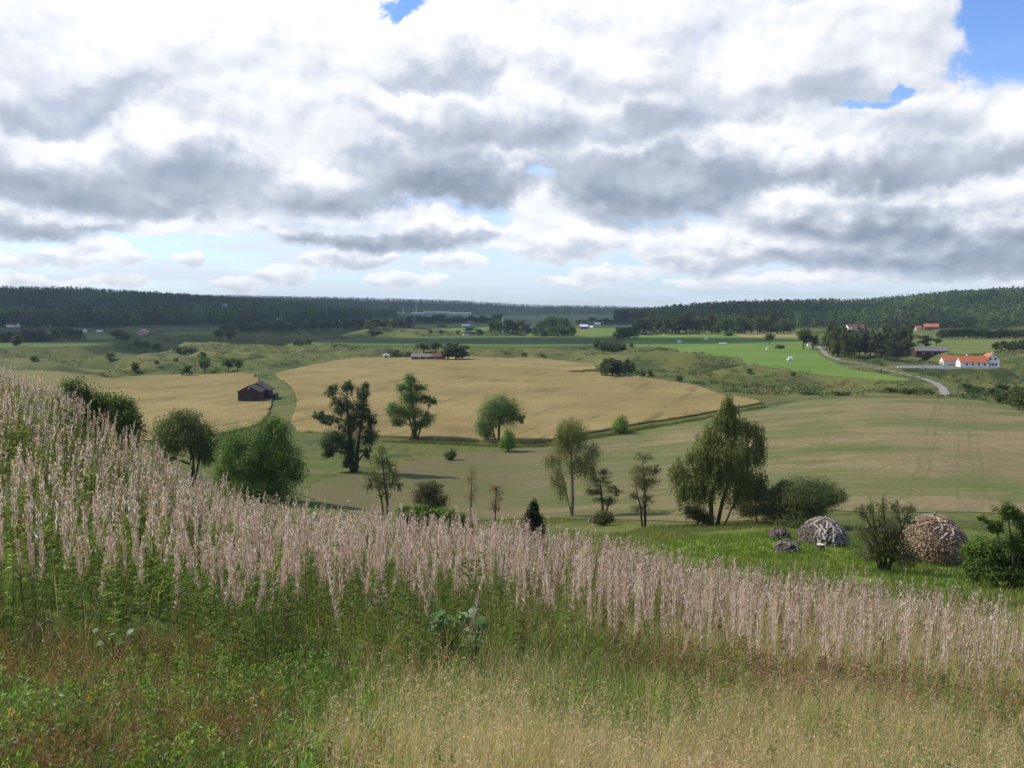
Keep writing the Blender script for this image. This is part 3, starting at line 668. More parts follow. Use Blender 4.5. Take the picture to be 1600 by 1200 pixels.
photo_tree('birch_tree', 'large weeping birch with two trunks and hanging dense foliage', (1115, 822),
  [(1137, 622, 10, 10, 1.4), (1140, 634, 17, 12, 1.6), (1133, 650, 26, 14, 1.5), (1152, 662, 28, 16, 1.4), (1110, 680, 26, 22), (1180, 668, 20, 14), (1140, 700, 40, 22, 1.5), (1130, 725, 40, 22, 1.3), (1120, 700, 30, 20, 1.2), (1085, 710, 22, 22), (1175, 705, 26, 22), (1064, 735, 20, 26), (1082, 750, 26, 24), (1110, 740, 36, 28), (1165, 745, 30, 26), (1065, 765, 14, 18), (1190, 750, 12, 20), (1095, 765, 26, 16), (1150, 770, 26, 12), (1190, 690, 14, 18)],
  [[(1112, 824, 8), (1111, 785, 7), (1115, 740, 4.5), (1125, 690, 2.6), (1138, 635, 1.4)], [(1120, 820, 7), (1130, 780, 5.5), (1145, 735, 3.4), (1170, 690, 1.6)], [(1132, 776, 3), (1155, 765, 2.4), (1172, 745, 1.5)]], n=24000, leaf=.18, col=(.085, .105, .036), droop=1.15, bark=M_BARK, twigs=6)
photo_tree('bush', 'dark scrubby bush at the left foot of the weeping birch', (1090, 822), [(1085, 800, 18, 12), (1100, 808, 18, 10)], [[(1090, 822, 3), (1090, 806, 2)]], n=2200, leaf=.15, col=(.05, .065, .028), cat='bush')
photo_tree('thicket', 'dense dark green rounded thicket behind the wood piles', (1250, 822), [(1210, 782, 28, 26), (1250, 768, 42, 24), (1250, 780, 44, 24), (1290, 776, 34, 26), (1240, 800, 50, 18), (1200, 800, 18, 14), (1225, 760, 16, 10), (1305, 775, 16, 14)], [[(1250, 823, 6), (1250, 790, 4)], [(1225, 822, 4), (1215, 790, 3)], [(1275, 822, 4), (1288, 790, 3)]],
  n=16000, leaf=.16, col=(.06, .08, .03), cat='bush')
photo_tree('bush', 'brownish sparse bush just right of the weeping birch trunks', (1185, 815), [(1180, 770, 24, 16), (1175, 795, 26, 14)], [[(1183, 815, 3), (1180, 785, 2)]], n=3000, leaf=.16, col=(.06, .06, .03), cat='bush')
photo_tree('fruit_shrub', 'olive shrub with upright shoots standing between the two big wood stacks', (1385, 890),
  [(1345, 800, 9, 16, .5), (1362, 792, 8, 18, .5), (1380, 790, 8, 20, .5), (1398, 798, 8, 18, .5), (1422, 795, 14, 8, .7), (1418, 812, 12, 8, .6), (1375, 822, 30, 22, .55), (1350, 832, 22, 20, .5), (1400, 832, 26, 20, .5), (1380, 850, 38, 20, .8), (1365, 868, 30, 14, .8), (1405, 866, 30, 14, .8)],
  [[(1380, 892, 7), (1372, 850, 4), (1345, 788, 1.5)], [(1383, 892, 7), (1385, 845, 4), (1380, 774, 1.5)], [(1387, 892, 6), (1400, 850, 4), (1428, 788, 1.5)], [(1385, 892, 5), (1412, 850, 3), (1402, 784, 1.2)], [(1378, 892, 5), (1358, 850, 3), (1335, 815, 1.2)], [(1382, 892, 5), (1372, 850, 3), (1360, 776, 1.2)]],
  depth=40, n=4600, leaf=.10, col=(.062, .075, .026), twigs=9, clump=.4, cat='shrub')
photo_tree('young_tree', 'young leafy tree rising out of the green shrub at the far right', (1580, 905),
  [(1578, 800, 18, 16), (1596, 815, 16, 14), (1560, 825, 14, 12), (1545, 820, 12, 10, .7), (1535, 808, 8, 5, .9), (1590, 845, 18, 18), (1612, 830, 16, 20)], [[(1583, 905, 4), (1582, 860, 3), (1578, 810, 2), (1577, 782, 1)], [(1582, 862, 2), (1560, 832, 1.4), (1525, 806, .8)], [(1582, 850, 2), (1606, 828, 1)]],
  depth=36, n=4200, leaf=.10, col=(.055, .085, .02))
photo_tree('shrub', 'dense green shrub at the far right, right of the tall wood stack', (1560, 908), [(1525, 882, 24, 24), (1540, 865, 32, 26), (1575, 860, 34, 26), (1610, 860, 34, 34), (1550, 885, 36, 18), (1590, 890, 40, 20), (1640, 870, 40, 30)], [[(1560, 910, 4), (1550, 870, 2)], [(1585, 910, 4), (1590, 870, 2)]],
  depth=37, n=17000, leaf=.13, col=(.05, .09, .018), cat='shrub', group=None)

# ------------------------------------------------------------------ fireweed stand
def px_of(x, y): return W2 + F * x / np.maximum(y, .5)
fx_front = np.array([-300, 0, 200, 400, 600, 700, 800, 1000, 1200, 1400, 1600, 1900])
fy_front = np.array([1040, 1040, 1045, 1060, 1068, 1070, 1040, 1055, 1082, 1100, 1122, 1130])
fq_front = np.array([hit(np.clip(a, 0, 1600), b)[1] for a, b in zip(fx_front, fy_front)])
def front_of(x, y): return np.interp(px_of(x, y), fx_front, fq_front)

def fireweed(P, h, dry, nleaf, nseed, wide=1.0, wst=.0):
    """stems, leaves and seed plumes of many stalks at P (n,3); dry 0 green .. 1 straw. Returns three part lists"""
    n = len(P); lean = np.concatenate([rng.normal(size=(n, 2)) * (.04 + .12 * (rng.uniform(0, 1, (n, 1)) < .06)) + np.array([.03, 0]), np.ones((n, 1))], 1)
    frac = rng.uniform(.60, .82, n) - .42 * dry                     # where leaves give way to the plume
    def pt(i, t):
        return P[i] + lean[i] * (t * h[i])[:, None] * np.array([1, 1, 1]) + np.concatenate([lean[i, :2] * (t * t * h[i])[:, None] * .8, np.zeros((len(i), 1))], 1)
    # stems: two crossed slim quads
    i = np.arange(n); st = []
    for ax in (0, 1):
        w = np.zeros((n, 3)); w[:, ax] = .005 * wide
        b, tp = pt(i, np.zeros(n)), pt(i, np.full(n, .97))
        V = np.stack([b - w, b + w, tp + w * .4, tp - w * .4], 1).reshape(-1, 3)
        c = np.where(dry[:, None] > .5, vary((.19, .11, .07), n), vary((.12, .10, .04), n))
        st.append((V, np.arange(4 * n).reshape(n, 4), np.repeat(c, 4, 0)))
    # leaves
    k = nleaf; i = np.repeat(np.arange(n), k); m = n * k
    t = rng.uniform(.06, 1.0, m) * (frac[i] + .04)
    ang = rng.uniform(0, 2 * math.pi, m); up = rng.uniform(-.35, .75, m)
    D = unit(np.stack([np.cos(ang), np.sin(ang), up], 1)); L = rng.uniform(.06, .115, m) * wide ** .3
    g = vary((.165, .225, .052), n, .34, .14)[i]; dr = vary((.16, .095, .055), m, .3, .12)
    mixf = np.clip(dry[i] * 1.05 - rng.uniform(0, .35, m) + .35 * (t < .16), 0, 1)[:, None]
    c = g * (1 + rng.uniform(-.25, .3, (m, 1))) * (1 - mixf) + dr * mixf
    keep = rng.uniform(0, 1, m) < 1 - .55 * dry[i]
    lf = leaf_quads(pt(i, t)[keep], D[keep], L[keep], (.016 * wide) * np.ones(keep.sum()), c[keep])
    # plume: split pods and down
    k = nseed; i = np.repeat(np.arange(n), k); m = n * k
    t = frac[i] - .03 + (1.03 - frac[i]) * rng.uniform(0, 1, m) ** .9
    ang = rng.uniform(0, 2 * math.pi, m); up = rng.uniform(1.1, 4.6, m)
    D = unit(np.stack([np.cos(ang), np.sin(ang), up], 1))
    L = rng.uniform(.035, .085, m) * (1.15 - .55 * (t - frac[i]) / (1.001 - frac[i])) * wide ** .3
    tone = vary((.60, .465, .37), n, .22, .06)[i] * (1 + rng.uniform(-.3, .3, (m, 1)))
    fl = (rng.uniform(0, 1, m) < .06 + .17 * rng.uniform(0, 1, n)[i] ** 2.5)[:, None]
    gp = ((rng.uniform(0, 1, m) < .13) & (dry[i] < .5))[:, None]
    c = np.where(fl, vary((.80, .74, .69), m, .15, .03), np.where(gp, vary((.16, .10, .08), m, .2, .1), tone))
    W = np.where(fl[:, 0], .0115, .0038) * wide
    pl = leaf_quads(pt(i, t) + D * np.array([.018, .018, 0]), D, L, W, c)
    return st, [lf], [pl]

def scatter_polar(dens, q0, q1, a0, a1):
    n = int(dens * (R(a1) - R(a0)) * (q1 * q1 - q0 * q0) / 2)
    r = np.sqrt(rng.uniform(q0 * q0, q1 * q1, n)); a = np.radians(rng.uniform(a0, a1, n))
    x, y = r * np.sin(a), r * np.cos(a); return x, y
x, y = scatter_polar(16, 4.2, 29.5, -46, 46)
fr = front_of(x, y); e = fbm2(x / 1.1, y / 1.1, 51, 3) - .5
px = px_of(x, y); cl = fbm2(x / 2.2 + 9, y / 2.2, 53, 3)
lim = np.interp(px, [0, 200, 400, 600, 1000, 1200, 1600], [29, 27, 24.5, 23.5, 24, 23.5, 22.5])
thin = np.interp(px, [900, 1150, 1350, 1700], [1, .9, .62, .55]) * np.where(y < 8.5, .85, 1.0)
ok = (y > fr + 1.1 * e) & (np.hypot(x, y) < lim) & (rng.uniform(0, 1, len(x)) < thin * np.clip(.5 + (cl - .36) * 3.0, np.interp(px, [0, 1000, 1200], [.12, .2, .5]), 1))
x, y, px, fr = x[ok], y[ok], px[ok], fr[ok]
P = np.stack([x, y, H(x, y) - .03], 1)
hh = rng.normal(1.32, .19, len(x)) * np.clip(.74 + .26 * (y - fr + 1.0) / 1.4, .55, 1) * np.interp(px, [0, 700, 900, 1600], [1.0, 1.0, .97, .92])
hh = np.clip(hh, .45, 1.85)
dry = np.clip(np.interp(px, [0, 650, 800, 1000, 1600], [.0, .05, .45, .85, .95]) + rng.normal(size=len(x)) * .22 + (fbm2(x / 1.5, y / 1.5, 57, 2) - .5) * .7, 0, 1)
# the nearest stalks are things of their own, the rest reads as one mass
vis = np.abs(x / y) < .66
order = np.argsort(np.where(vis, np.hypot(x, y) - .75 * fr, 1e9))
near = order[:300]; rest = np.setdiff1d(np.arange(len(x)), near)
protos = []
for k in range(14):
    d = np.array([k / 13.0]); st, lf, pl = fireweed(np.zeros((1, 3)), np.array([1.3]), d, 120, 300, .85)
    protos.append((mesh_data('stem', *join(st)), mesh_data('leaves', *join(lf)), mesh_data('seed_plume', *join(pl))))
    for me, mt in zip(protos[-1], (M_HERB, M_HERB, M_PLUME)): me.materials.append(mt)
ZONES = [(130, 'at the far left edge'), (230, 'by the small round-leaved plant'), (380, 'left of the grass gap'), (520, 'where weeds meet grass'), (650, 'just left of the big-leaved plants'), (780, 'around the big-leaved plants'), (920, 'just right of the big-leaved plants'), (1080, 'right of centre'), (1250, 'above the rust-brown patch'), (1420, 'below the wood stacks'), (9999, 'at the far right edge')]
def fw_label(p, d):
    side = next(t for a, t in ZONES if p < a)
    look = 'green-leaved fireweed stalk' if d < .33 else 'half-withered fireweed stalk' if d < .66 else 'dry straw-pink fireweed stalk'
    return f'{look} at the front of the stand, {side}', f'{look}s in the front edge {side}'
for i in near:
    me = protos[min(13, int(dry[i] * 13.99))]; s = hh[i] / 1.3
    lab, grp = fw_label(px[i], dry[i])
    r = empty('fireweed_stalk', P[i], rng.uniform(0, 6.28)); r.scale = (1.0, 1.0, s)
    tag(r, lab, 'wildflower', grp)
    for nm, m_ in zip(('stem', 'leaves', 'seed_plume'), me): link(nm, m_, None, r)
dd = np.hypot(x, y)
parts = []
for a, b, nl, ns, w in ((0, 11, 90, 170, 1.0), (11, 16, 60, 110, 1.25), (16, 40, 36, 72, 1.6)):
    s_ = rest[(dd[rest] >= a) & (dd[rest] < b)]
    st, lf, pl = fireweed(P[s_], hh[s_], dry[s_], nl, ns, w)
    parts.append(st + lf); parts.append(pl)
green_part, plume_part = join(parts[0] + parts[2] + parts[4]), join(parts[1] + parts[3] + parts[5])
me = mesh_data('fireweed_stand', *join([green_part, plume_part])); me.materials.append(M_HERB); me.materials.append(M_PLUME)
me.polygons.foreach_set('material_index', np.concatenate([np.zeros(len(green_part[1]), np.int32), np.ones(len(plume_part[1]), np.int32)]))
o = link('fireweed_stand', me, None)
tag(o, 'dense stand of seeding fireweed covering the slope', None, None, 'stuff')

# ------------------------------------------------------------------ grass and weeds in front
def blades(x, y, h, w, col, lean=.35, z=None):
    n = len(x); b = np.stack([x, y, (H(x, y) if z is None else z) - .02], 1)
    a = rng.uniform(0, 2 * math.pi, n); k = np.abs(rng.normal(size=n)) * lean + .08
    dr = np.stack([np.cos(a) * k + .12, np.sin(a) * k, np.zeros(n)], 1)
    up = np.array([0, 0, 1.0]); hh = h[:, None]
    m = b + up * hh * .55 + dr * hh * .28; t = b + (up * hh * np.sqrt(np.clip(1 - k * k * .45, .15, 1))[:, None] + dr * hh)
    fa = rng.uniform(0, 2 * math.pi, n); s = np.stack([np.cos(fa), np.sin(fa) * .5, np.zeros(n)], 1) * (w * .5)[:, None]
    V = np.stack([b - s, b + s, m + s * .8, m - s * .8, t + s * .12, t - s * .12], 1).reshape(-1, 3)
    o = np.arange(n)[:, None] * 6
    Fq = np.concatenate([o + np.array([0, 1, 2, 3]), o + np.array([3, 2, 4, 5])])
    return V, Fq, np.repeat(col, 6, 0)
def colmix(f, a, b): return a * (1 - f[:, None]) + b * f[:, None]
x, y = scatter_polar(1500, 3.1, 10.5, -44, 44)
xu, yu = scatter_polar(230, 6, 25, -40, 44); x = np.concatenate([x, xu]); y = np.concatenate([y, yu])
fr = front_of(x, y); px = px_of(x, y); d = np.hypot(x, y)
keep = (y < fr + 1.2) & (rng.uniform(0, 1, len(x)) < np.clip(1.25 - .07 * d, .3, 1))
keep[-len(xu):] = (y[-len(xu):] > fr[-len(xu):] + .2) & (rng.uniform(0, 1, len(xu)) < np.interp(px[-len(xu):], [500, 1000], [.3, 1]))
under = np.zeros(len(x), bool); under[-len(xu):] = True; under = under[keep]
x, y, px, fr, d = x[keep], y[keep], px[keep], fr[keep], d[keep]
n1 = fbm2(x / .7, y / .7, 61, 3); n2 = fbm2(x / 1.8 + 5, y / 1.8, 63, 3)
dryg = np.clip(sstep(6.4, 4.6, d + (n2 - .5) * 2.4) * sstep(380, 620, px) + sstep(950, 1250, px) * .65 + (n1 - .5) * .9, 0, 1)
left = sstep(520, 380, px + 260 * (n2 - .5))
weed = rng.uniform(0, 1, len(x)) < left * .3
n = len(x)
green = colmix(rng.uniform(0, 1, n), vary((.135, .215, .04), n), vary((.24, .28, .085), n))
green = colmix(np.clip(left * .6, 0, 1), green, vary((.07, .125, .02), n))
straw = colmix(rng.uniform(0, 1, n), vary((.58, .48, .30), n), vary((.42, .33, .18), n))
f = (rng.uniform(0, 1, n) < dryg * .82 + .08 * (1 - left)).astype(float)
col = colmix(f, green, straw)
h = (.16 + .16 * n1 + .10 * f) * rng.uniform(.6, 1.35, n) * np.where(under, 1.7, 1); w = np.where(f > 0, .0034, .0052) * rng.uniform(.7, 1.3, n) * np.where(under, 2.6, 1)
s_ = ~weed
o = link('grass', mesh_data('grass', *blades(x[s_], y[s_], h[s_], w[s_], col[s_], .45)), M_HERB); tag(o, 'tangled green and straw-coloured grass on the near bank', None, None, 'stuff')
# tall dry grass with airy heads
k = rng.uniform(0, 1, n) < (.085 * dryg + .014) * (1 - left * .8)
xs, ys = x[k], y[k]; ns = len(xs); hs = rng.uniform(.3, .62, ns)
V1 = blades(xs, ys, hs, np.full(ns, .003), vary((.62, .51, .32), ns), .28)
hd = np.repeat(V1[0].reshape(-1, 6, 3)[:, 4], 12, 0); j = np.repeat(np.arange(ns), 12)
hd = hd + rng.normal(size=hd.shape) * np.array([.022, .022, .045]) - np.array([0, 0, .05])
o = link('tall_grass', mesh_data('tall_grass', *join([V1, leaf_quads(hd, unit(rng.normal(size=hd.shape) + np.array([.3, 0, .8])), rng.uniform(.012, .035, len(hd)), .0045, vary((.60, .46, .28), len(hd)))])), M_PLUME)
tag(o, 'tall dry grass with airy seed heads', None, None, 'stuff')
# leafy weeds, brown docks and rust-coloured stalks on the left and along the foot of the stand
x2, y2 = scatter_polar(95, 3.2, 12.5, -44, 44); px2 = px_of(x2, y2); fr2 = front_of(x2, y2); e2 = fbm2(x2 / .8, y2 / .8, 67, 3)
L2 = sstep(560, 380, px2 + 300 * (e2 - .5)); foot = np.exp(-((y2 - fr2 - .1) / .95) ** 2) * sstep(860, 1020, px2) * (.45 + .55 * np.exp(-((px2 - 1180) / 150) ** 2) + .4 * np.exp(-((px2 - 1430) / 60) ** 2))
k = (y2 < fr2 + 1.0) & (rng.uniform(0, 1, len(x2)) < np.maximum(np.maximum(L2 * .75, foot), .06))
x2, y2, px2, foot, e2 = x2[k], y2[k], px2[k], foot[k], e2[k]; nw = len(x2)
hw = rng.uniform(.16, .42, nw) * (1 + .35 * foot)
kk = 58; i = np.repeat(np.arange(nw), kk); m = nw * kk; t = rng.uniform(.1, 1, m)
base = np.stack([x2, y2, H(x2, y2)], 1); ln = rng.normal(size=(nw, 3)) * .12; ln[:, 2] = 1
Pp = base[i] + ln[i] * (t * hw[i])[:, None] + rng.normal(size=(m, 3)) * np.array([.03, .03, .012])
br = (rng.uniform(0, 1, nw) < np.clip(.14 + .7 * sstep(.49, .66, e2) + foot * .95, 0, .93))[i][:, None]
cw = np.where(br, vary((.19, .11, .055), m, .35, .15), vary((.13, .205, .04), nw, .4, .18)[i] * (1 + rng.uniform(-.25, .25, (m, 1))))
Dw = unit(rng.normal(size=(m, 3)) + np.array([0, 0, .45]))
o = link('weeds', mesh_data('weeds', *leaf_quads(Pp, Dw, rng.uniform(.02, .055, m), np.where(br[:, 0], .008, .014), cw)), M_HERB); tag(o, 'low leafy weeds, some withered rust-brown', None, None, 'stuff')
# small yellow flowers among the weeds
spots = [(440, 1100), (143, 1108), (395, 1118), (412, 1117), (425, 1195), (238, 1040), (375, 1028), (365, 1091), (548, 1138), (20, 1150), (1092, 1104), (1103, 1102), (1125, 1100), (1036, 1158), (640, 1002), (715, 1005)]
def yellow_flower():
    st, hd = [], []
    c = np.zeros((1, 3)); t = np.array([[.0, .0, .26]])
    st = [blades(np.zeros(2), np.zeros(2), np.full(2, .27), np.full(2, .004), vary((.07, .11, .03), 2), .05, np.zeros(2))]
    a = rng.uniform(0, 6.28, 34); Pq = t + rng.normal(size=(34, 3)) * np.array([.014, .014, .016])
    D = unit(np.stack([np.cos(a), np.sin(a), rng.uniform(0, .9, 34)], 1)); Pq[:6] = t
    hd = [leaf_quads(Pq, D, np.full(34, .022), np.full(34, .014), vary((.70, .48, .02), 34, .12, .04))]
    return mesh_data('stem', *join(st)), mesh_data('flower_head', *join(hd))
yf = [yellow_flower() for _ in range(3)]
for me in yf: me[0].materials.append(M_HERB); me[1].materials.append(M_HERB)
ordw = ['first', 'second', 'third', 'fourth', 'fifth', 'sixth', 'seventh', 'eighth', 'ninth', 'tenth', 'eleventh', 'twelfth', 'thirteenth', 'fourteenth', 'fifteenth', 'sixteenth', 'seventeenth', 'eighteenth', 'nineteenth', 'twentieth'] + ['twenty-' + w_ for w_ in 'first second third fourth fifth sixth seventh eighth ninth'.split()] + ['thirtieth'] + ['thirty-' + w_ for w_ in 'first second third fourth fifth sixth seventh eighth ninth'.split()] + ['fortieth'] + ['forty-' + w_ for w_ in 'first second third fourth fifth sixth seventh eighth ninth'.split()]
for k, (a, b) in enumerate(sorted(spots)):
    g = hit(a, b + 22); r = empty('yellow_wildflower', g); tag(r, f'small yellow flower among the near weeds and grass, {ordw[k]} from the left', 'wildflower', 'yellow flowers in the grass')
    k_s = rng.uniform(.35, .55); r.scale = (k_s, k_s, rng.uniform(.8, 1.2))
    for nm, m_ in zip(('stem', 'flower_head'), yf[k % 3]): link(nm, m_, None, r)
# broad-leaved plants among the stalks
def broad_plant(label, px_, py_, n_, size):
    g = hit(px_, py_); r = empty('broad_leaved_plant', g); tag(r, label, 'plant')
    st, lv = MB(), []
    for k in range(n_):
        a = rng.uniform(0, 6.28); top = np.array([math.cos(a) * rng.uniform(.05, .33), math.sin(a) * rng.uniform(.05, .3), rng.uniform(.42, .72)]) * size
        st.tube([(0, 0, -.02), top * np.array([.4, .4, .6]), top], [.008, .006, .004], 5)
        nrm = unit(np.array([[rng.normal() * .35 - .3, rng.normal() * .35 - .5, 1.0]]))[0]; u = unit(np.cross(nrm, rng.normal(size=3))); v = np.cross(nrm, u); s_ = size * rng.uniform(.05, .085)
        ring = [(1, 0), (.8, .55), (.25, .85), (-.4, .8), (-.75, .35), (-.55, 0), (-.75, -.35), (-.4, -.8), (.25, -.85), (.8, -.55)]
        pts = [top] + [top + s_ * (u * p + v * q) + nrm * s_ * (.14 * (abs(q)) - .12 * p * p) for p, q in ring]
        Vv = np.array(pts); Ff = np.array([[0, i + 1, (i + 1) % 10 + 1] for i in range(10)]); lv.append((Vv, Ff, np.repeat(vary((.13, .23, .07), 1, .3, .12), 11, 0)))
    st.build('stem', M_TWIG, r)
    link('leaves', mesh_data('leaves', *join(lv), smooth=True), M_HERB, r)
broad_plant('plant with big pale rounded leaves among the fireweed, left one of the central pair', 700, 1045, 16, .95)
broad_plant('plant with big light green leaves at the fireweed edge near the centre', 742, 1050, 11, .75)
broad_plant('small plant with rounded bright leaves in the shaded fireweed at the left', 180, 1045, 6, .62)

# short grass tufts on the terrace around the wood stacks
x, y = scatter_polar(9, 34, 98, -34, 41); k = (fbm2(x / 9, y / 9, 71, 3) > .36 + .25 * np.clip((np.hypot(x - 18.5, y - 47) - 11) / 26, 0, 1)); x, y = x[k], y[k]; n = len(x)
x = np.repeat(x, 5) + rng.normal(size=n * 5) * .12; y = np.repeat(y, 5) + rng.normal(size=n * 5) * .12; n = len(x)
o = link('terrace_grass', mesh_data('terrace_grass', *blades(x, y, rng.uniform(.12, .38, n), np.full(n, .045), colmix(((fbm2(x / 5, y / 5, 73, 3) > .55) | (np.hypot(x - 18.5, y - 47) > 13)).astype(float) * rng.uniform(0, 1, n), vary((.125, .19, .032), n), vary((.20, .185, .08), n)), .4)), M_HERB)
tag(o, 'grass growing on the terrace below the slope', None, None, 'stuff')
# rank grass and herbs along the ditch below the wheat
pl = np.array([hit(*p)[:2] for p in ((600, 690), (680, 693), (760, 697), (850, 698), (905, 688), (960, 680), (1000, 671), (1100, 655), (1196, 637))])
seg = np.hypot(*np.diff(pl, axis=0).T); cum = np.concatenate([[0], np.cumsum(seg)])
u = rng.uniform(0, cum[-1], 9000); x = np.interp(u, cum, pl[:, 0]) + rng.normal(size=9000) * .6; y = np.interp(u, cum, pl[:, 1]) + rng.normal(size=9000) * .8
o = link('ditch_grass', mesh_data('ditch_grass', *blades(x, y, rng.uniform(.35, 1.0, 9000) * (.3 + fbm2(x / 7, y / 7, 75, 2)), np.full(9000, .13), vary((.12, .14, .045), 9000, .35, .15), .3)), M_HERB)
tag(o, 'rank dark grass along the ditch below the wheat', None, None, 'stuff')

# scrub and rank growth mottling the ravines between the fields
x, y = scatter_polar(.075, 290, 1000, -36, 36)
fl = np.full(len(x), -1e9)
for k_, p_ in POLY.items(): fl = np.maximum(fl, sdf_poly(p_, x, y))
for a_, b_ in zip(LANE[:-1], LANE[1:]):
    e_ = b_ - a_; t_ = np.clip(((x - a_[0]) * e_[0] + (y - a_[1]) * e_[1]) / (e_ @ e_), 0, 1); fl = np.maximum(fl, 3.5 - np.hypot(x - a_[0] - t_ * e_[0], y - a_[1] - t_ * e_[1]))
k = (fl < -3) & (fbm2(x / 26, y / 34, 77, 4) + .12 * rng.normal(size=len(x)) > np.where(x < 60, .62, .54)); x, y = x[k], y[k]; n = len(x)
i = np.repeat(np.arange(n), 16); m = n * 16; sz = rng.uniform(.5, 1.3, n) * (.6 + fbm2(x / 18, y / 18, 79, 2))
P_ = np.stack([x, y, H(x, y)], 1)[i] + rng.normal(size=(m, 3)) * sz[i][:, None] * np.array([.9, .9, .35]) + np.array([0, 0, .35]) * sz[i][:, None]
tn = np.where((rng.uniform(0, 1, n) < .3)[:, None], vary((.17, .145, .065), n), vary((.055, .085, .022), n, .35, .12))[i]
o = link('scrub', mesh_data('scrub', *leaf_quads(P_, unit(rng.normal(size=(m, 3)) + np.array([0, 0, .5])), sz[i] * rng.uniform(.5, .9, m), sz[i] * .45, tn * (1 + rng.uniform(-.2, .2, (m, 1))))), M_LEAF)
tag(o, 'rough scrub and rank grass on the ravine slopes', None, None, 'stuff')

# ------------------------------------------------------------------ trees further off
def tree_proto(kind, seed):
    global rng
    keep, rng = rng, np.random.default_rng(seed)
    mb = MB()
    if kind == 'round':
        mb.tube([(0, 0, -.06), (.01, 0, .3), (0, .01, .6)], [.035, .026, .012], 6)
        ls = [(rng.uniform(-.16, .16), rng.uniform(-.16, .16), rng.uniform(.42, .78), rng.uniform(.16, .26), rng.uniform(.16, .26), rng.uniform(.13, .2), 1) for _ in range(8)] + [(0, 0, .62, .3, .3, .3, 1)]
        v = crown_mesh(ls, 2600, .055, (.075, .11, .034), clump=.3)
    elif kind == 'full':
        mb.tube([(0, 0, -.06), (.01, 0, .3), (0, .01, .7)], [.03, .022, .01], 6)
        ls = [(rng.uniform(-.2, .2), rng.uniform(-.2, .2), rng.uniform(.2, .8), rng.uniform(.16, .26), rng.uniform(.16, .26), rng.uniform(.14, .2), 1) for _ in range(9)] + [(0, 0, .35, .36, .36, .34, 1)]
        v = crown_mesh(ls, 2600, .06, (.075, .105, .035), clump=.3)
    elif kind == 'tall':
        mb.tube([(0, 0, -.06), (.01, 0, .4), (0, .01, .8)], [.022, .017, .008], 6)
        ls = [(rng.uniform(-.07, .07), rng.uniform(-.07, .07), z, .15 * (1.15 - abs(z - .5)), .15 * (1.15 - abs(z - .5)), .14, 1) for z in np.linspace(.22, .9, 8)]
        v = crown_mesh(ls, 2400, .05, (.078, .095, .036), clump=.32)
    elif kind == 'bush':
        mb.tube([(0, 0, -.06), (.02, 0, .3), (0, .02, .6)], [.04, .03, .012], 5)
        ls = [(rng.uniform(-.32, .32), rng.uniform(-.3, .3), rng.uniform(.2, .7), rng.uniform(.2, .32), rng.uniform(.2, .32), rng.uniform(.18, .28), 1) for _ in range(8)] + [(0, 0, .3, .5, .5, .3, 1)]
        v = crown_mesh(ls, 2200, .075, (.07, .105, .03), clump=.3)
    else:
        mb.tube([(0, 0, -.06), (0, 0, .5), (0, 0, .97)], [.02, .014, .003], 5)
        ls = [(0, 0, z, .22 * (1.03 - z), .22 * (1.03 - z), .07, 1) for z in np.linspace(.1, .96, 10)]
        v = crown_mesh(ls, 1800, .05, (.026, .045, .018), clump=.35)
    a = mesh_data('trunk', mb.v, mb.f); a.materials.append(M_BARK)
    b = mesh_data('crown', *v); b.materials.append(M_LEAF)
    rng = keep; return a, b
PROTO = {k: [tree_proto(k, 100 * i + len(k)) for i in range(3)] for k in ('round', 'full', 'tall', 'bush', 'spruce')}
BASEW = {'round': .74, 'full': .78, 'tall': .36, 'bush': 1.05, 'spruce': .42}
def place(px, py, hpx, wpx, kind, label, group, name, q=None, cat='tree'):
    g = hit(px, py) if q is None else at(px, q)
    s = hpx * g[1] / F; wv = wpx * g[1] / F / BASEW[kind]
    r = empty(name, g, rng.uniform(0, 6.28)); r.scale = (wv, wv, s); tag(r, label, cat, group)
    a, b = PROTO[kind][int(rng.integers(0, 3))]
    link('trunk', a, None, r); link('crown', b, None, r)
def row(lst, kind, text, group, name, cat='tree', q=None):
    """text has one slot for the ordinal, counted from the left"""
    lst = sorted(lst)
    for i, l in enumerate(lst):
        k = kind
        if isinstance(kind, (list, tuple)): k = kind[int(rng.integers(0, len(kind)))]
        place(*l[:4], k, text.format(ordw[i]) if '{' in text else text, group, name, q, cat)
J = lambda a, b: rng.uniform(a, b)

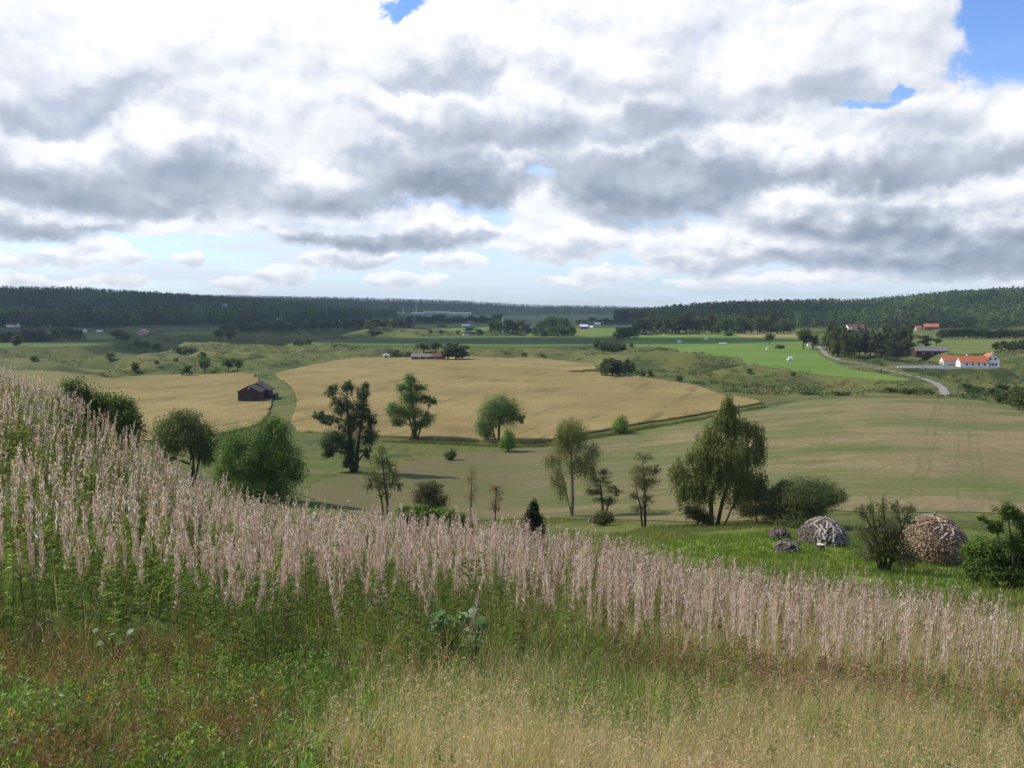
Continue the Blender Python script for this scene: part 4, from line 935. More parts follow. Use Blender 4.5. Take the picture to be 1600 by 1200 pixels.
for px, py, h_, w_, kd, nm, lab in [
  (210, 581, 18, 17, 'bush', 'bush', 'dark round bush beyond the left end of the left wheat field'),
  (54, 565, 14, 14, 'bush', 'bush', 'dark bush on the green bank at the far left'),
  (172, 562, 12, 20, 'bush', 'bush', 'dark low bush in the dip right of the far-left green bank'),
  (292, 588, 19, 20, 'bush', 'bush', 'dark double bush behind the left wheat field, left of the small flat-crowned tree'),
  (320, 584, 26, 24, 'round', 'round_tree', 'small flat-crowned tree behind the left wheat field, between bush and tree pair'),
  (357, 582, 25, 20, 'round', 'round_tree', 'left tree of the close pair behind the barn'),
  (371, 583, 28, 22, 'round', 'round_tree', 'right tree of the close pair behind the barn, trunk showing'),
  (316, 560, 16, 13, 'bush', 'bush', 'small dark bush on the brow above the small flat-crowned tree'),
  (275, 565, 9, 9, 'bush', 'bush', 'tiny bush on the bank left of the brow bush'),
  (245, 573, 12, 9, 'round', 'round_tree', 'tiny pale tree in the pasture right of the dark round bush'),
  (280, 551, 13, 30, 'bush', 'bush', 'broad dark scrub clump in the shaded hollow, left half'),
  (298, 551, 13, 26, 'bush', 'bush', 'broad dark scrub clump in the shaded hollow, right half'),
  (343, 534, 22, 18, 'round', 'round_tree', 'left one of two joined dark trees in the shaded valley at the left'),
  (359, 535, 22, 20, 'round', 'round_tree', 'right one of two joined dark trees in the shaded valley at the left'),
  (466, 540, 17, 20, 'bush', 'bush', 'left half of the dark bush on the bank above the wheat'),
  (479, 539, 16, 18, 'bush', 'bush', 'right half of the dark bush on the bank above the wheat'),
  (523, 542, 5, 10, 'bush', 'bush', 'tiny dark bush on the crest above the wheat field'),
  (25, 541, 18, 17, 'tall', 'tall_tree', 'brownish block-shaped tree in front of the far left houses'),
  (182, 533, 20, 22, 'round', 'round_tree', 'dark round tree left of the silver-roofed barn'),
  (196, 534, 18, 20, 'bush', 'bush', 'dark bush touching the round tree left of the silver-roofed barn'),
  (216, 541, 13, 14, 'bush', 'bush', 'first dark bush below the silver-roofed barn'),
  (229, 543, 12, 14, 'bush', 'bush', 'second dark bush below the silver-roofed barn'),
  (245, 546, 10, 20, 'bush', 'bush', 'third and lowest dark bush below the silver-roofed barn'),
  (620, 558, 18, 18, 'bush', 'bush', 'dark bush between the white shed and the long farm building'),
  (637, 558, 13, 14, 'bush', 'bush', 'smaller bush left against the long farm building'),
  (662, 553, 20, 26, 'round', 'round_tree', 'tree behind the left end of the long farm building'),
  (680, 553, 22, 26, 'round', 'round_tree', 'tree behind the red roof of the long farm building'),
  (700, 563, 27, 22, 'tall', 'tall_tree', 'first tall tree right of the long farm building'),
  (712, 563, 28, 22, 'tall', 'tall_tree', 'second tall tree right of the long farm building'),
  (722, 562, 24, 20, 'tall', 'tall_tree', 'third tall tree right of the long farm building'),
  (584, 522, 8, 34, 'bush', 'bush', 'low dark scrub strip in the green field, left of centre'),
  (672, 525, 12, 10, 'round', 'round_tree', 'small dark tree in the green field, left of two'),
  (689, 525, 11, 10, 'round', 'round_tree', 'small dark tree in the green field, right of two'),
  (692, 511, 5, 20, 'bush', 'bush', 'low dark bush on the bright strip below the factory'),
  (716, 526, 12, 9, 'round', 'round_tree', 'small dark tree left of the low white house in mid valley'),
  (733, 522, 14, 18, 'round', 'round_tree', 'dark tree behind the low white house in mid valley'),
  (749, 524, 11, 20, 'bush', 'bush', 'dark bush right of the low white house in mid valley'),
  (820, 556, 8, 13, 'bush', 'bush', 'small dark bush on the ravine edge beyond the wheat, left one'),
  (848, 557, 6, 10, 'bush', 'bush', 'small dark bush on the ravine edge beyond the wheat, right one'),
  (987, 543, 9, 9, 'bush', 'bush', 'small bush at the corner of the bright meadow'),
  (1004, 589, 13, 11, 'bush', 'bush', 'small bush right of the dark copse on the wheat edge'),
  (1016, 591, 14, 12, 'bush', 'bush', 'slightly larger bush right of the dark copse on the wheat edge'),
  (1062, 596, 11, 16, 'bush', 'bush', 'dark bush on the ravine slope, between the wheat and the meadow'),
  (1171, 584, 9, 12, 'bush', 'bush', 'dark bush at the top of the ravine under the meadow'),
  (1240, 588, 9, 10, 'bush', 'bush', 'leaning dark bush below the bright meadow near the nearest bale'),
  (1138, 525, 9, 17, 'bush', 'bush', 'bush at the far edge of the meadow in front of the tree row'),
  (1202, 538, 19, 18, 'round', 'round_tree', 'dark tree left of the lane head by the far stubble'),
  (1218, 545, 9, 18, 'bush', 'bush', 'low bush left of the lane head'),
  (1255, 546, 38, 28, 'round', 'round_tree', 'largest dark tree left of the lane head'),
  (1270, 546, 26, 18, 'round', 'round_tree', 'tree tight against the left side of the lane head'),
  (1292, 547, 28, 20, 'round', 'round_tree', 'tree tight against the right side of the lane head'),
  (1446, 543, 20, 18, 'tall', 'tall_tree', 'narrow green tree above the red barn roof'),
  (1463, 540, 14, 18, 'round', 'round_tree', 'isolated round tree behind the red barn'),
  (1412, 558, 32, 26, 'round', 'round_tree', 'brownish round tree at the left end of the red barn'),
  (1390, 614, 13, 34, 'bush', 'bush', 'scrub in the ravine left of the lane, left clump'),
  (1418, 616, 15, 36, 'bush', 'bush', 'scrub in the ravine left of the lane, middle clump'),
  (1446, 617, 13, 30, 'bush', 'bush', 'scrub in the ravine left of the lane, clump nearest the lane'),
  (1262, 617, 7, 34, 'bush', 'bush', 'low ravine scrub above the stubble field, left'),
  (1310, 618, 8, 40, 'bush', 'bush', 'low ravine scrub above the stubble field, right'),
]:
    place(px, py, h_, w_, kd, lab, None, nm, None, 'bush' if nm == 'bush' else 'tree')
row([(945, 588, 31, 24), (957, 589, 29, 24), (968, 588, 27, 20), (978, 586, 24, 16), (986, 584, 18, 14)], ('bush', 'tall'), '{} bush from the left in the dark copse at the right tip of the wheat', 'copse at the wheat edge', 'copse_bush', 'bush')
row([(932, 546, 20, 18), (943, 548, 22, 22), (957, 548, 21, 24), (970, 548, 16, 20)], 'bush', '{} bush from the left in the dark clump left of the bright meadow', 'clump beside the meadow', 'clump_bush', 'bush')
row([(J(836, 838) + 8.2 * i, 525, J(14, 18), 16) for i in range(8)], 'bush', '{} tree from the left in the clipped-looking dark block right of the blue house', 'dark tree block in mid valley', 'dense_tree')
row([(768 + 8 * i, 521, J(18, 25), 15) for i in range(8)], 'full', '{} tree from the left around the tower and blue house', 'trees around the tower', 'round_tree')
row([(845 + 8 * i, 515, J(17, 24), 15) for i in range(6)], 'full', '{} tree from the left behind the dark tree block', 'trees behind the dark block', 'round_tree')
row([(967 + 8 * i, 531 - .8 * i, J(20, 26), 20) for i in range(4)], 'full', '{} tree from the left at the near end of the long tree row', 'trees at the near end of the row', 'round_tree')
row([(1000 + 10.2 * i, 522 - (i % 3) * .5, J(24, 34), 20) for i in range(24)], ('full', 'full', 'tall'), '{} tree from the left in the long row behind the bright meadow', 'long tree row behind the meadow', 'row_tree')
row([(1302 + 8.2 * i, 558 + J(-1.5, 1), J(34, 46), J(15, 20)) for i in range(13)], ('tall', 'round', 'tall'), '{} tree from the left in the front of the grove behind the lane', 'front of the grove', 'grove_tree')
row([(1296 + 9.5 * i, 551, J(38, 46), J(15, 20)) for i in range(14)], ('full', 'tall'), '{} tree from the left along the back of the grove behind the lane', 'back of the grove', 'grove_tree')
row([(1557, 547, 15, 18), (1570, 549, 18, 20), (1584, 549, 20, 20), (1598, 549, 22, 22)], 'bush', '{} bush from the left in the hedge beyond the white farm', 'hedge beyond the white farm', 'hedge_bush', 'bush')
row([(1512, 612, 14, 26), (1530, 616, 18, 30), (1550, 622, 24, 34), (1572, 631, 30, 36), (1592, 640, 34, 38), (1612, 646, 38, 40), (1566, 614, 16, 30), (1590, 618, 18, 34)], 'bush', '{} bush from the left in the dark ravine wood at the far right', 'ravine wood at the far right', 'ravine_bush', 'bush')
row([(4 + 12 * i, 532 + J(-1, 2), J(15, 24), 20) for i in range(11)], 'full', '{} tree from the left in the dark row below the far left houses', 'dark row below the left houses', 'row_tree')
row([(352 + 12.5 * i, 519 - .3 * i, J(14, 22), 18) for i in range(24)], ('full', 'full', 'bush'), '{} tree from the left along the foot of the left wooded hill', 'trees along the foot of the left hill', 'hillfoot_tree')
row([(655 + 9 * i, 504, J(10, 15), 16) for i in range(15)], 'full', '{} tree from the left in the row in front of the factory hill', 'row in front of the factory hill', 'row_tree')
row([(905 + 10 * i, 506, J(7, 12), 14) for i in range(9)], 'round', '{} tree from the left in the far row behind the white-roofed farm', 'far row behind the white-roofed farm', 'row_tree')
row([(1470 + 9 * i, 529, J(14, 20), 17) for i in range(15)], ('full', 'bush'), '{} tree from the left at the foot of the right hill', 'trees at the foot of the right hill', 'hillfoot_tree')

# woods on the hills: far off they read as one mass each
def forest(label, cols, q0, q1, n, hmin, hmax, tone, dens=None, faces=26):
    q = np.exp(rng.uniform(math.log(q0), math.log(q1), n)); px = rng.uniform(cols[0], cols[1], n)
    if dens is not None:
        k = dens(px, q); px, q = px[k], q[k]
    n = len(q); x = (px - W2) / F * q; z = H(x, q); hh = rng.uniform(hmin, hmax, n) * (.8 + .4 * fbm2(x / 120, q / 120, 81, 2)); con = rng.uniform(0, 1, n) < .55
    i = np.repeat(np.arange(n), faces); m = n * faces; t = rng.uniform(.08, 1, m)
    rad = np.where(con[i], .22 * (1.05 - t), .34 * np.sqrt(np.clip(1 - (2 * t - 1.05) ** 2, .02, 1))) * hh[i]
    a = rng.uniform(0, 2 * math.pi, m); r = rad * np.sqrt(rng.uniform(.25, 1, m))
    P = np.stack([x[i] + r * np.cos(a), q[i] + r * np.sin(a), z[i] + t * hh[i]], 1)
    D = unit(rng.normal(size=(m, 3)) + np.array([0, 0, -.2])); L = hh[i] * rng.uniform(.10, .2, m)
    tw = np.stack([np.cos(a), np.sin(a), .5 + t], 1) + rng.normal(size=(m, 3)) * .4
    ct = np.where(con[:, None], vary(tone, n, .18, .06), vary(np.array(tone) * np.array([1.6, 1.5, 1.2]), n, .22, .1))[i] * (1 + rng.uniform(-.1, .1, (m, 1))) * (.15 + 1.7 * fbm2(x / 75, q / 150, 85, 3))[i][:, None]
    o = link('forest', mesh_data('forest', *leaf_quads(P - D * L[:, None] * .5, D, L, L * .9, ct, tw)), M_LEAF); tag(o, label, None, None, 'stuff')
def left_d(px, q): return (q > np.interp(px, [-100, 150, 350, 480, 640], [1120, 1180, 1320, 1500, 1900])) & ((fbm2(px / 30, np.log(q) * 14, 83, 3) > .36) | (q > 1900))
forest('mixed wood covering the hill at the left, with houses in it', (-120, 620), 1100, 2500, 15000, 7, 21, (.048, .078, .032), left_d)
def right_d(px, q): return q > np.interp(px, [950, 1050, 1150, 1300, 1450, 1700], [1500, 1350, 1250, 1150, 1080, 1050])
forest('conifer wood covering the hill at the right', (960, 1700), 1050, 2100, 14000, 7, 23, (.045, .075, .030), right_d)
forest('blue-green wooded ridge closing the valley', (200, 1120), 2600, 4700, 16000, 9, 22, (.030, .048, .026), None, 14)

# ------------------------------------------------------------------ buildings
def plain(name, c, rough=.7, spec=.2, sc_=1.5, v=.12):
    c = np.array(c); return noise_mat(name, tuple(c * (1 - v)) + (1,), tuple(c * (1 + v)) + (1,), sc_, rough, spec)
MT = dict(red=plain('falu_red_boards', (.058, .024, .02)), dark=plain('dark_roof', (.05, .045, .045)), white=plain('white_paint', (.74, .74, .72)), orange=plain('orange_tiles', (.38, .13, .065), v=.2),
          grey=plain('grey_roof', (.16, .15, .14)), silver=plain('sheet_metal', (.5, .52, .55), .45, .4), cream=plain('cream_wall', (.5, .45, .36)), brick=plain('brown_brick', (.15, .075, .05)),
          redroof=plain('red_roof', (.16, .05, .04)), glass=plain('window_glass', (.04, .05, .06), .15, .5), blue=plain('dark_blue_boards', (.03, .035, .06)), wrap=plain('white_plastic', (.72, .76, .72), .35, .5, 3, .06),
          pink=plain('pink_wall', (.42, .27, .22)), steel=plain('galvanised', (.35, .37, .38), .5, .4))
def gable(name, label, g, yaw, L, W, hw, hr, wall, roof, group=None, cat='house', win=(), door=(), chimney=None, parent=None, off=(0, 0), gwin=(), ov=.45, body='wall'):
    """a gabled body, ridge along local y; win: (side, y, z, w, h) on the long walls; gwin: (end, x, z, w, h) on the gables"""
    if parent is None:
        r = empty(name, g, yaw); tag(r, label, cat, group)
    else: r = parent
    ox, oy = off; w = W / 2; b = MB()
    b.prism([(ox - w, -.8), (ox + w, -.8), (ox + w, hw), (ox, hw + hr), (ox - w, hw)], oy - L / 2, oy + L / 2)
    b.build(body, MT[wall], r)
    t, k = .16, hr / w; rf = MB()
    for s in (-1, 1):
        e = w + ov; ze = hw - ov * k
        rf.prism([(ox, hw + hr + .02), (ox + s * e, ze + .02), (ox + s * e, ze + .02 + t), (ox, hw + hr + .02 + t)][::s], oy - L / 2 - ov, oy + L / 2 + ov)
    ro = rf.build('roof', MT[roof], r)
    for sd, y, z, ww, hh in win:
        f = MB(); x = ox + sd * (w + .02); f.box((x, oy + y, z), (.10, ww + .2, hh + .2)); fo = f.build('window', MT['white'], r)
        q = MB(); q.box((x + sd * .05, oy + y, z), (.03, ww, hh)); q.build('pane', MT['glass'], fo)
    for en, x, z, ww, hh in gwin:
        f = MB(); y = oy + en * (L / 2 + .02); f.box((ox + x, y, z), (ww + .2, .10, hh + .2)); fo = f.build('window', MT['white'], r)
        q = MB(); q.box((ox + x, y + en * .05, z), (ww, .03, hh)); q.build('pane', MT['glass'], fo)
    for en, x, ww, hh in door:
        f = MB(); f.box((ox + x, oy + en * (L / 2 + .03), hh / 2 - .1), (ww, .08, hh)); f.build('door', MT['dark'], r)
    if chimney:
        f = MB(); f.box((ox + .3, oy + chimney, hw + hr + .35), (.6, .6, 1.3)); f.build('chimney', MT['brick' if wall != 'white' else 'white'], ro)
    return r
# old barn by the wheat
g = hit(382, 629); b0 = gable('barn', 'weathered dark red barn with a dark two-level roof between the wheat fields', g + np.array([1.2, 4.4, 0]), R(3), 8.0, 7.4, 3.7, 2.0, 'red', 'dark', cat='barn', door=((-1, .4, 2.2, 2.6),), ov=.4)
gable('barn', '', g, 0, 7.0, 8.2, 3.4, 2.5, 'red', 'dark', parent=b0, off=(.5, 7.6), ov=.55, body='rear_wall')
f = MB(); f.box((0, -4.06, 4.9), (.5, .1, .5)); f.build('gable_vent', MT['white'], b0)
f = MB(); f.box((5.9, 6.0, 1.0), (2.6, 5.0, 2.2)); f.build('lean_to', MT['dark'], b0)
# white farm on the right
FG = hit(1503, 574)
gable('farm_house', 'white outbuilding with orange tiled roof, leftmost of the three at the white farm', hit(1483, 571) + np.array([3.5, 4, 0]), R(90 - 8), 12, 6.6, 3.0, 2.9, 'white', 'orange', 'white farm buildings', win=((1, 2, 1.6, 1.0, 1.1), (1, -2, 1.6, 1.0, 1.1)), gwin=((1, 1.0, 1.5, 1.4, 1.6),), door=((1, -1.2, 1.6, 2.3),))
gable('farm_house', 'long white house with orange tiled roof, middle one of the white farm', hit(1524, 574) + np.array([0, 3, 0]), R(90 - 8), 14.5, 6.2, 2.9, 2.9, 'white', 'orange', 'white farm buildings', win=tuple((-1, y, 1.6, 1.1, 1.1) for y in (-5, -2, 1, 4)), gwin=((1, 0, 3.7, .8, 1.0), (1, 0, 1.4, .9, 1.2)), chimney=3)
gable('farm_house', 'taller white house with orange roof and gable windows, rightmost of the white farm', hit(1549, 574) + np.array([1.5, 4, 0]), R(-14), 9.5, 6.8, 4.6, 2.7, 'white', 'orange', 'white farm buildings', gwin=((-1, -1.4, 4.6, 1.1, 1.2), (-1, 1.0, 4.6, .9, 1.2), (-1, -1.5, 1.6, 1.0, 1.3), (-1, .0, 1.6, 1.0, 1.3), (-1, 1.5, 1.6, 1.0, 1.3)), chimney=-1)
o = MB(); gw = hit(1438, 576)
for k in range(9): o.box((-11 + 2.75 * k, .05 * (k % 2), .5), (2.6, .5, 1.0 + .1 * (k % 3)))
tag(o.build('low_wall', MT['white']), 'long low white wall along the yard left of the white farm', 'wall'); bpy.data.objects['low_wall'].location = tuple(gw)
gable('red_barn', 'long dark red barn with grey roof behind the white farm', hit(1458, 557) + np.array([0, 5, 0]), R(90 - 6), 22, 9, 4.0, 2.6, 'red', 'grey', cat='barn', win=tuple((-1, y, 2, 1.2, 1.0) for y in (-7, 0, 6)))
gable('red_shed', 'small red shed under the trees of the grove', hit(1377, 556) + np.array([0, 1, 0]), R(20), 4, 3.4, 2.3, 1.3, 'red', 'redroof', cat='shed', door=((-1, 0, 1.2, 1.9),))
gable('long_barn', 'long low brown farm building with grey and red roof at the back of the wheat', hit(658, 563) + np.array([0, 4, 0]), R(90), 12, 6, 2.2, 1.5, 'brick', 'grey', cat='barn', win=((-1, -3, 1.2, 1.2, .8), (-1, 1, 1.2, 1.0, .8)))
lb = bpy.data.objects['long_barn']
gable('long_barn', '', None, 0, 7.6, 6.2, 2.3, 1.6, 'brick', 'redroof', parent=lb, off=(0, -9.9), win=((-1, 1.5, 1.2, 1.0, .9),), body='end_wall')
gable('white_shed', 'small white shed left of the long farm building', hit(603, 560) + np.array([0, 1.5, 0]), R(8), 4.5, 4.2, 1.9, .9, 'white', 'silver', cat='shed', door=((-1, 0, 1.8, 1.7),))
gable('silver_barn', 'barn with pale sheet-metal roof on the shaded left side of the valley', hit(221, 523) + np.array([0, 5, 0]), R(24), 20, 12, 3.2, 3.2, 'pink', 'silver', cat='barn')
# far houses: (column, row, width px, height px, wall, roof, label)
FAR = [
 (6, 486, 9, 6, 'white', 'grey', 'tiny white house at the far left edge, upper row of hillside houses'), (19, 485, 9, 5, 'white', 'dark', 'second tiny white house from the left, upper hillside row'), (30, 487, 9, 6, 'white', 'grey', 'third tiny white house from the left, upper hillside row'), (42, 487, 8, 7, 'white', 'dark', 'fourth tiny white house from the left, upper hillside row'),
 (4, 509, 11, 9, 'pink', 'redroof', 'pinkish house at the very left edge, lower hillside cluster'), (15, 511, 11, 7, 'white', 'redroof', 'white house with reddish roof in the lower left hillside cluster'), (24, 511, 8, 6, 'white', 'grey', 'white house in the middle of the lower left hillside cluster'), (32, 510, 8, 6, 'white', 'dark', 'white house with dark roof, right end of the lower left cluster'), (50, 508, 12, 4, 'cream', 'grey', 'cream house right of the lower left hillside cluster'), (73, 510, 10, 5, 'cream', 'grey', 'cream house among trees, right of the other cream house'),
 (99, 494, 11, 4, 'white', 'silver', 'long white building with pale roof alone in the left wood'), (152, 489, 12, 8, 'cream', 'orange', 'house with bright orange roof in the left wood'), (160, 495, 8, 4, 'white', 'grey', 'tiny white house just below the orange-roofed one'), (180, 493, 7, 6, 'white', 'grey', 'tiny white house right of the orange-roofed one'), (195, 491, 8, 4, 'white', 'silver', 'tiny pale house above the silver-roofed barn'),
 (48, 523, 5, 3, 'white', 'silver', 'tiny white shed in front of the dark row, left one'), (54, 522, 5, 3, 'white', 'silver', 'tiny white shed in front of the dark row, right one'), (128, 519, 11, 4, 'white', 'silver', 'pale low building left of the small green field'), (155, 519, 8, 3, 'white', 'silver', 'small white shed at the back of the small green field'),
 (305, 484, 5, 8, 'white', 'grey', 'narrow white house high in the left wood'), (315, 484, 6, 5, 'cream', 'grey', 'cream house right of the narrow white one'), (350, 484, 10, 9, 'white', 'silver', 'large white house on the wooded hill, right of the cream one'), (333, 493, 8, 5, 'white', 'silver', 'small white house below the large hillside house'), (346, 492, 6, 4, 'white', 'grey', 'smallest white house below the large hillside house'),
 (436, 500, 8, 7, 'white', 'grey', 'small white house at the hill foot, left of centre'), (488, 506, 7, 4, 'white', 'silver', 'low white shed at the hill foot right of the small white house'), (528, 502, 4, 4, 'white', 'grey', 'tiny white house at the wood edge right of the low shed'),
 (735, 504, 13, 4, 'white', 'silver', 'white long shed under the ridge, right of the factory'), (728, 510, 13, 3, 'white', 'white', 'white low roof below the long shed under the ridge'), (731, 524, 15, 5, 'white', 'dark', 'low white house with dark roof among small dark trees'), (824, 521, 16, 8, 'blue', 'dark', 'dark blue house left of the dark tree block'), (789, 521, 8, 4, 'cream', 'grey', 'cream house at the foot of the tower'),
 (912, 514, 13, 7, 'brick', 'white', 'farm with white roof far down the valley'), (924, 514, 4, 5, 'white', 'white', 'narrow white shed right of the white-roofed farm'), (934, 508, 9, 4, 'cream', 'silver', 'pale house far behind the white-roofed farm'),
 (1337, 516, 26, 9, 'white', 'redroof', 'white house with pale red roof above the grove'), (1436, 517, 8, 8, 'cream', 'orange', 'small cream house with orange roof at the hill foot'), (1456, 516, 20, 10, 'brick', 'orange', 'brown house with broad orange roof at the hill foot'), (1591, 546, 12, 9, 'white', 'orange', 'white house with orange roof in the hedge at the far right'), (1266, 541, 5, 8, 'white', 'grey', 'narrow white shed beside the lane head'),
]
for px, py, w_, h_, wl, rf, lab in FAR:
    q = None
    g = hit(px, py); s = g[1] / F
    gable('house', lab, g + np.array([0, 2.5, 0]), R(90 + rng.uniform(-18, 18)), w_ * s, max(5, w_ * s * .55), h_ * s * .55, h_ * s * .45, wl, rf, 'houses across the valley', win=((-1, -w_ * s * .22, h_ * s * .3, w_ * s * .12, h_ * s * .2), (-1, w_ * s * .22, h_ * s * .3, w_ * s * .12, h_ * s * .2)) if w_ > 9 else ())
# factory and masts below the far ridge, tower beside the trees
g = at(690, 2550); g[2] = max(g[2], P3(690, 496, 2550)[2]); s = 2550 / F
r = empty('factory', g); tag(r, 'long pale-roofed factory hall below the far ridge', 'factory')
f = MB(); f.box((0, 0, -3), (92 * s, 40, 12)); f.build('wall', MT['steel'], r)
f = MB()
for a, b in ((-46, -28), (-27, 12), (13, 46)): f.box(((a + b) / 2 * s, 0, 5 + (2.5 if a == -27 else 0)), ((b - a) * s, 42, 4.5))
f.build('roof', MT['silver'], r)
for px, top, lab in ((631, 479, 'shorter thin lattice mast left of the factory'), (651, 474, 'taller thin lattice mast left of the factory')):
    z1 = P3(px, top, 2560)[2]; g = at(px, 2560); h_ = z1 - g[2]; r = empty('mast', g); tag(r, lab, 'mast')
    f = MB()
    for a, b in ((-1, -1), (1, -1), (0, 1)): f.tube([(a * 1.4, b * 1.4, 0), (a * .3, b * .3, h_)], [.3, .2], 4)
    f.build('legs', MT['steel'], r); f = MB()
    for k in range(14): f.tube([(-1.2, -1.2, h_ * k / 14), (1.1 * (1 - k / 16), -1.1, h_ * (k + 1) / 14)], [.14, .14], 4)
    f.build('bracing', MT['steel'], r)
g = hit(786, 521); s = g[1] / F; r = empty('tower', g); tag(r, 'pale slim silo tower rising from the trees in mid valley', 'tower')
f = MB(); f.tube([(0, 0, -1), (0, 0, 23 * s)], [1.7 * s] * 2, 14); f.build('shaft', MT['cream'], r)
f = MB(); f.tube([(0, 0, 23 * s), (0, 0, 24 * s), (0, 0, 26 * s)], [1.9 * s, 1.9 * s, .2], 14); f.build('cap', MT['grey'], r)

# wrapped bales in the meadow: every bale a thing
def bale_mesh():
    b = MB(); n = 16
    prof = [(-.62, .0), (-.62, .56), (-.55, .64), (0, .67), (.55, .64), (.62, .56), (.62, .0)]
    v = [(x, rr * math.cos(2 * math.pi * k / n), rr * math.sin(2 * math.pi * k / n)) for x, rr in prof for k in range(n)]
    b.add(v, [[i * n + k, i * n + (k + 1) % n, (i + 1) * n + (k + 1) % n, (i + 1) * n + k] for i in range(len(prof) - 1) for k in range(n)])
    m_ = mesh_data('round_bale', b.v, b.f, smooth=True); m_.materials.append(MT['wrap']); return m_
BM = bale_mesh()
where = ['at the left end of the meadow', 'at the back left of the meadow', 'at the back middle of the meadow', 'in the meadow\'s long bale row', 'at the right side of the meadow', 'nearest the lane']
groups = [(1062, 536, 3, 2), (1037, 525, 2, 1), (1103, 531, 3, 1), (1130, 538, 5, 0), (1199, 548, 2, 1), (1235, 564, 3, 2)]
for gi, (px, py, nb, nt) in enumerate(groups):
    g = hit(px, py); k = 0; yw = rng.uniform(-.15, .15)
    for lv, cnt in ((0, nb), (1, nt)):
        for j in range(cnt):
            o = link('round_bale', BM, None); x = (j - (cnt - 1) / 2) * 1.38
            o.location = (g[0] + x * math.cos(yw), g[1] + x * math.sin(yw) + rng.uniform(-.1, .1), g[2] + .68 + lv * 1.16); o.rotation_euler = (0, rng.uniform(-.04, .04), yw + math.pi / 2 + rng.uniform(-.1, .1))
            pos = ordw[j] + ' from the left' + (' on top' if lv else ' at ground level' if nt else '')
            tag(o, f'white bale {where[gi]}, {pos}', 'hay bale', 'white bales ' + where[gi])

# ------------------------------------------------------------------ wood stacks
M_LOG = tint_mat('split_wood')
def wedge(mb_v, mb_f, mb_c, p, d, up, L, w, h, c):
    d = d / np.linalg.norm(d); s = np.cross(d, up); s /= np.linalg.norm(s); u = np.cross(s, d)
    o = sum(len(v) for v in mb_v)
    prof = [(-.5, -.4), (.5, -.5), (.42, .35), (-.1, .5), (-.5, .25)]
    v = [p + s * a * w + u * b * h for a, b in prof] + [p + d * L + s * a * w * .95 + u * b * h * .95 for a, b in prof]
    mb_v.append(np.array(v)); n = 5
    mb_f += [[o + i for i in range(n)], [o + n + i for i in range(n)][::-1]] + [[o + i, o + n + i, o + n + (i + 1) % n, o + (i + 1) % n] for i in range(n)]
    mb_c.append(np.repeat(np.array([c]), 10, 0))
def woodstack(label, px, py, prof, depth=None, tones=((.22, .15, .10), (.13, .09, .065)), cap=40, capL=.55, drape=0, lw=.105, cap_tone=(.36, .33, .29)):
    g = hit(px, py) if depth is None else at(px, depth); r = empty('wood_stack', g); tag(r, label, 'wood pile', 'round wood piles')
    zs = np.array([p[0] for p in prof]); rs = np.array([p[1] for p in prof])
    v, f, c = [], [], []; z = .0
    while z < zs[-1] - .12:
        R0 = np.interp(z, zs, rs); cnt = max(6, int(2 * math.pi * R0 / lw)); a0 = rng.uniform(0, 6)
        for k in range(cnt):
            a = a0 + 2 * math.pi * k / cnt + rng.uniform(-.2, .2) * lw / R0; rr = R0 + rng.uniform(-.07, .05)
            d = np.array([-math.cos(a), -math.sin(a), rng.uniform(-.05, .1)]); p = np.array([rr * math.cos(a), rr * math.sin(a), z + rng.uniform(-.02, .03) - (.5 if z == 0 else 0) * 0])
            t = tones[0] if rng.uniform() < .62 else tones[1]
            wedge(v, f, c, p, d, np.array([0, 0, 1.0]), min(.5, R0 * .9), lw * rng.uniform(.7, 1.05), lw * rng.uniform(.6, 1.0), np.array(t) * rng.uniform(.6, 1.5) * (1 + rng.uniform(-.08, .08, 3)))
        z += lw * .78
    n = 18; core = [(np.interp(zz, zs, rs) - .16) * np.array([math.cos(2 * math.pi * k / n), math.sin(2 * math.pi * k / n), 0]) + np.array([0, 0, zz]) for zz in np.linspace(-.2, zs[-1] - .15, 9) for k in range(n)]
    o = sum(len(q) for q in v); v.append(np.array(core)); c.append(np.repeat(np.array([tones[1]]) * .5, len(core), 0))
    f += [[o + i * n + k, o + i * n + (k + 1) % n, o + (i + 1) * n + (k + 1) % n, o + (i + 1) * n + k] for i in range(8) for k in range(n)]
    link('stacked_logs', mesh_data('stacked_logs', np.concatenate(v), f, np.concatenate(c)), M_LOG, r)
    for k in range(cap):
        a = 2 * math.pi * rng.uniform(); t = rng.uniform(.55, 1.0) ** .7
        z = zs[-1] * (t if not drape else rng.uniform(.35, 1.0)); R0 = np.interp(z, zs, rs)
        if drape and z < .75 * zs[-1]: a = rng.uniform(-2.2, -.35)
        p = np.array([R0 * .92 * math.cos(a), R0 * .92 * math.sin(a), z + .10]); z2 = z - capL * .75
        da = rng.normal() * .45
        R2 = np.interp(max(z2, 0), zs, rs) + .08; q = np.array([R2 * math.cos(a + da), R2 * math.sin(a + da), max(z2, .05) + .12]); d = q - p
        L = capL * rng.uniform(.65, 1.2); vv, ff, cc = [], [], []
        wedge(vv, ff, cc, p, d, np.array([0, 0, 1.0]) if abs(d[2]) < .9 * np.linalg.norm(d) else np.array([1.0, 0, 0]), L, .095 * rng.uniform(.7, 1.2), .075, np.array(cap_tone) * rng.uniform(.65, 1.25))
        link('log', mesh_data('log', np.concatenate(vv), ff, np.concatenate(cc)), M_LOG, r)
woodstack('tall beehive-shaped wood stack with pale logs on top, right of the olive shrub', 1475, 889, [(0, 1.7), (.6, 1.86), (1.2, 1.8), (1.7, 1.55), (2.1, 1.2), (2.45, .72), (2.65, .28), (2.72, .1)], depth=44, cap=30, tones=((.31, .22, .145), (.19, .135, .09)), cap_tone=(.36, .32, .27))
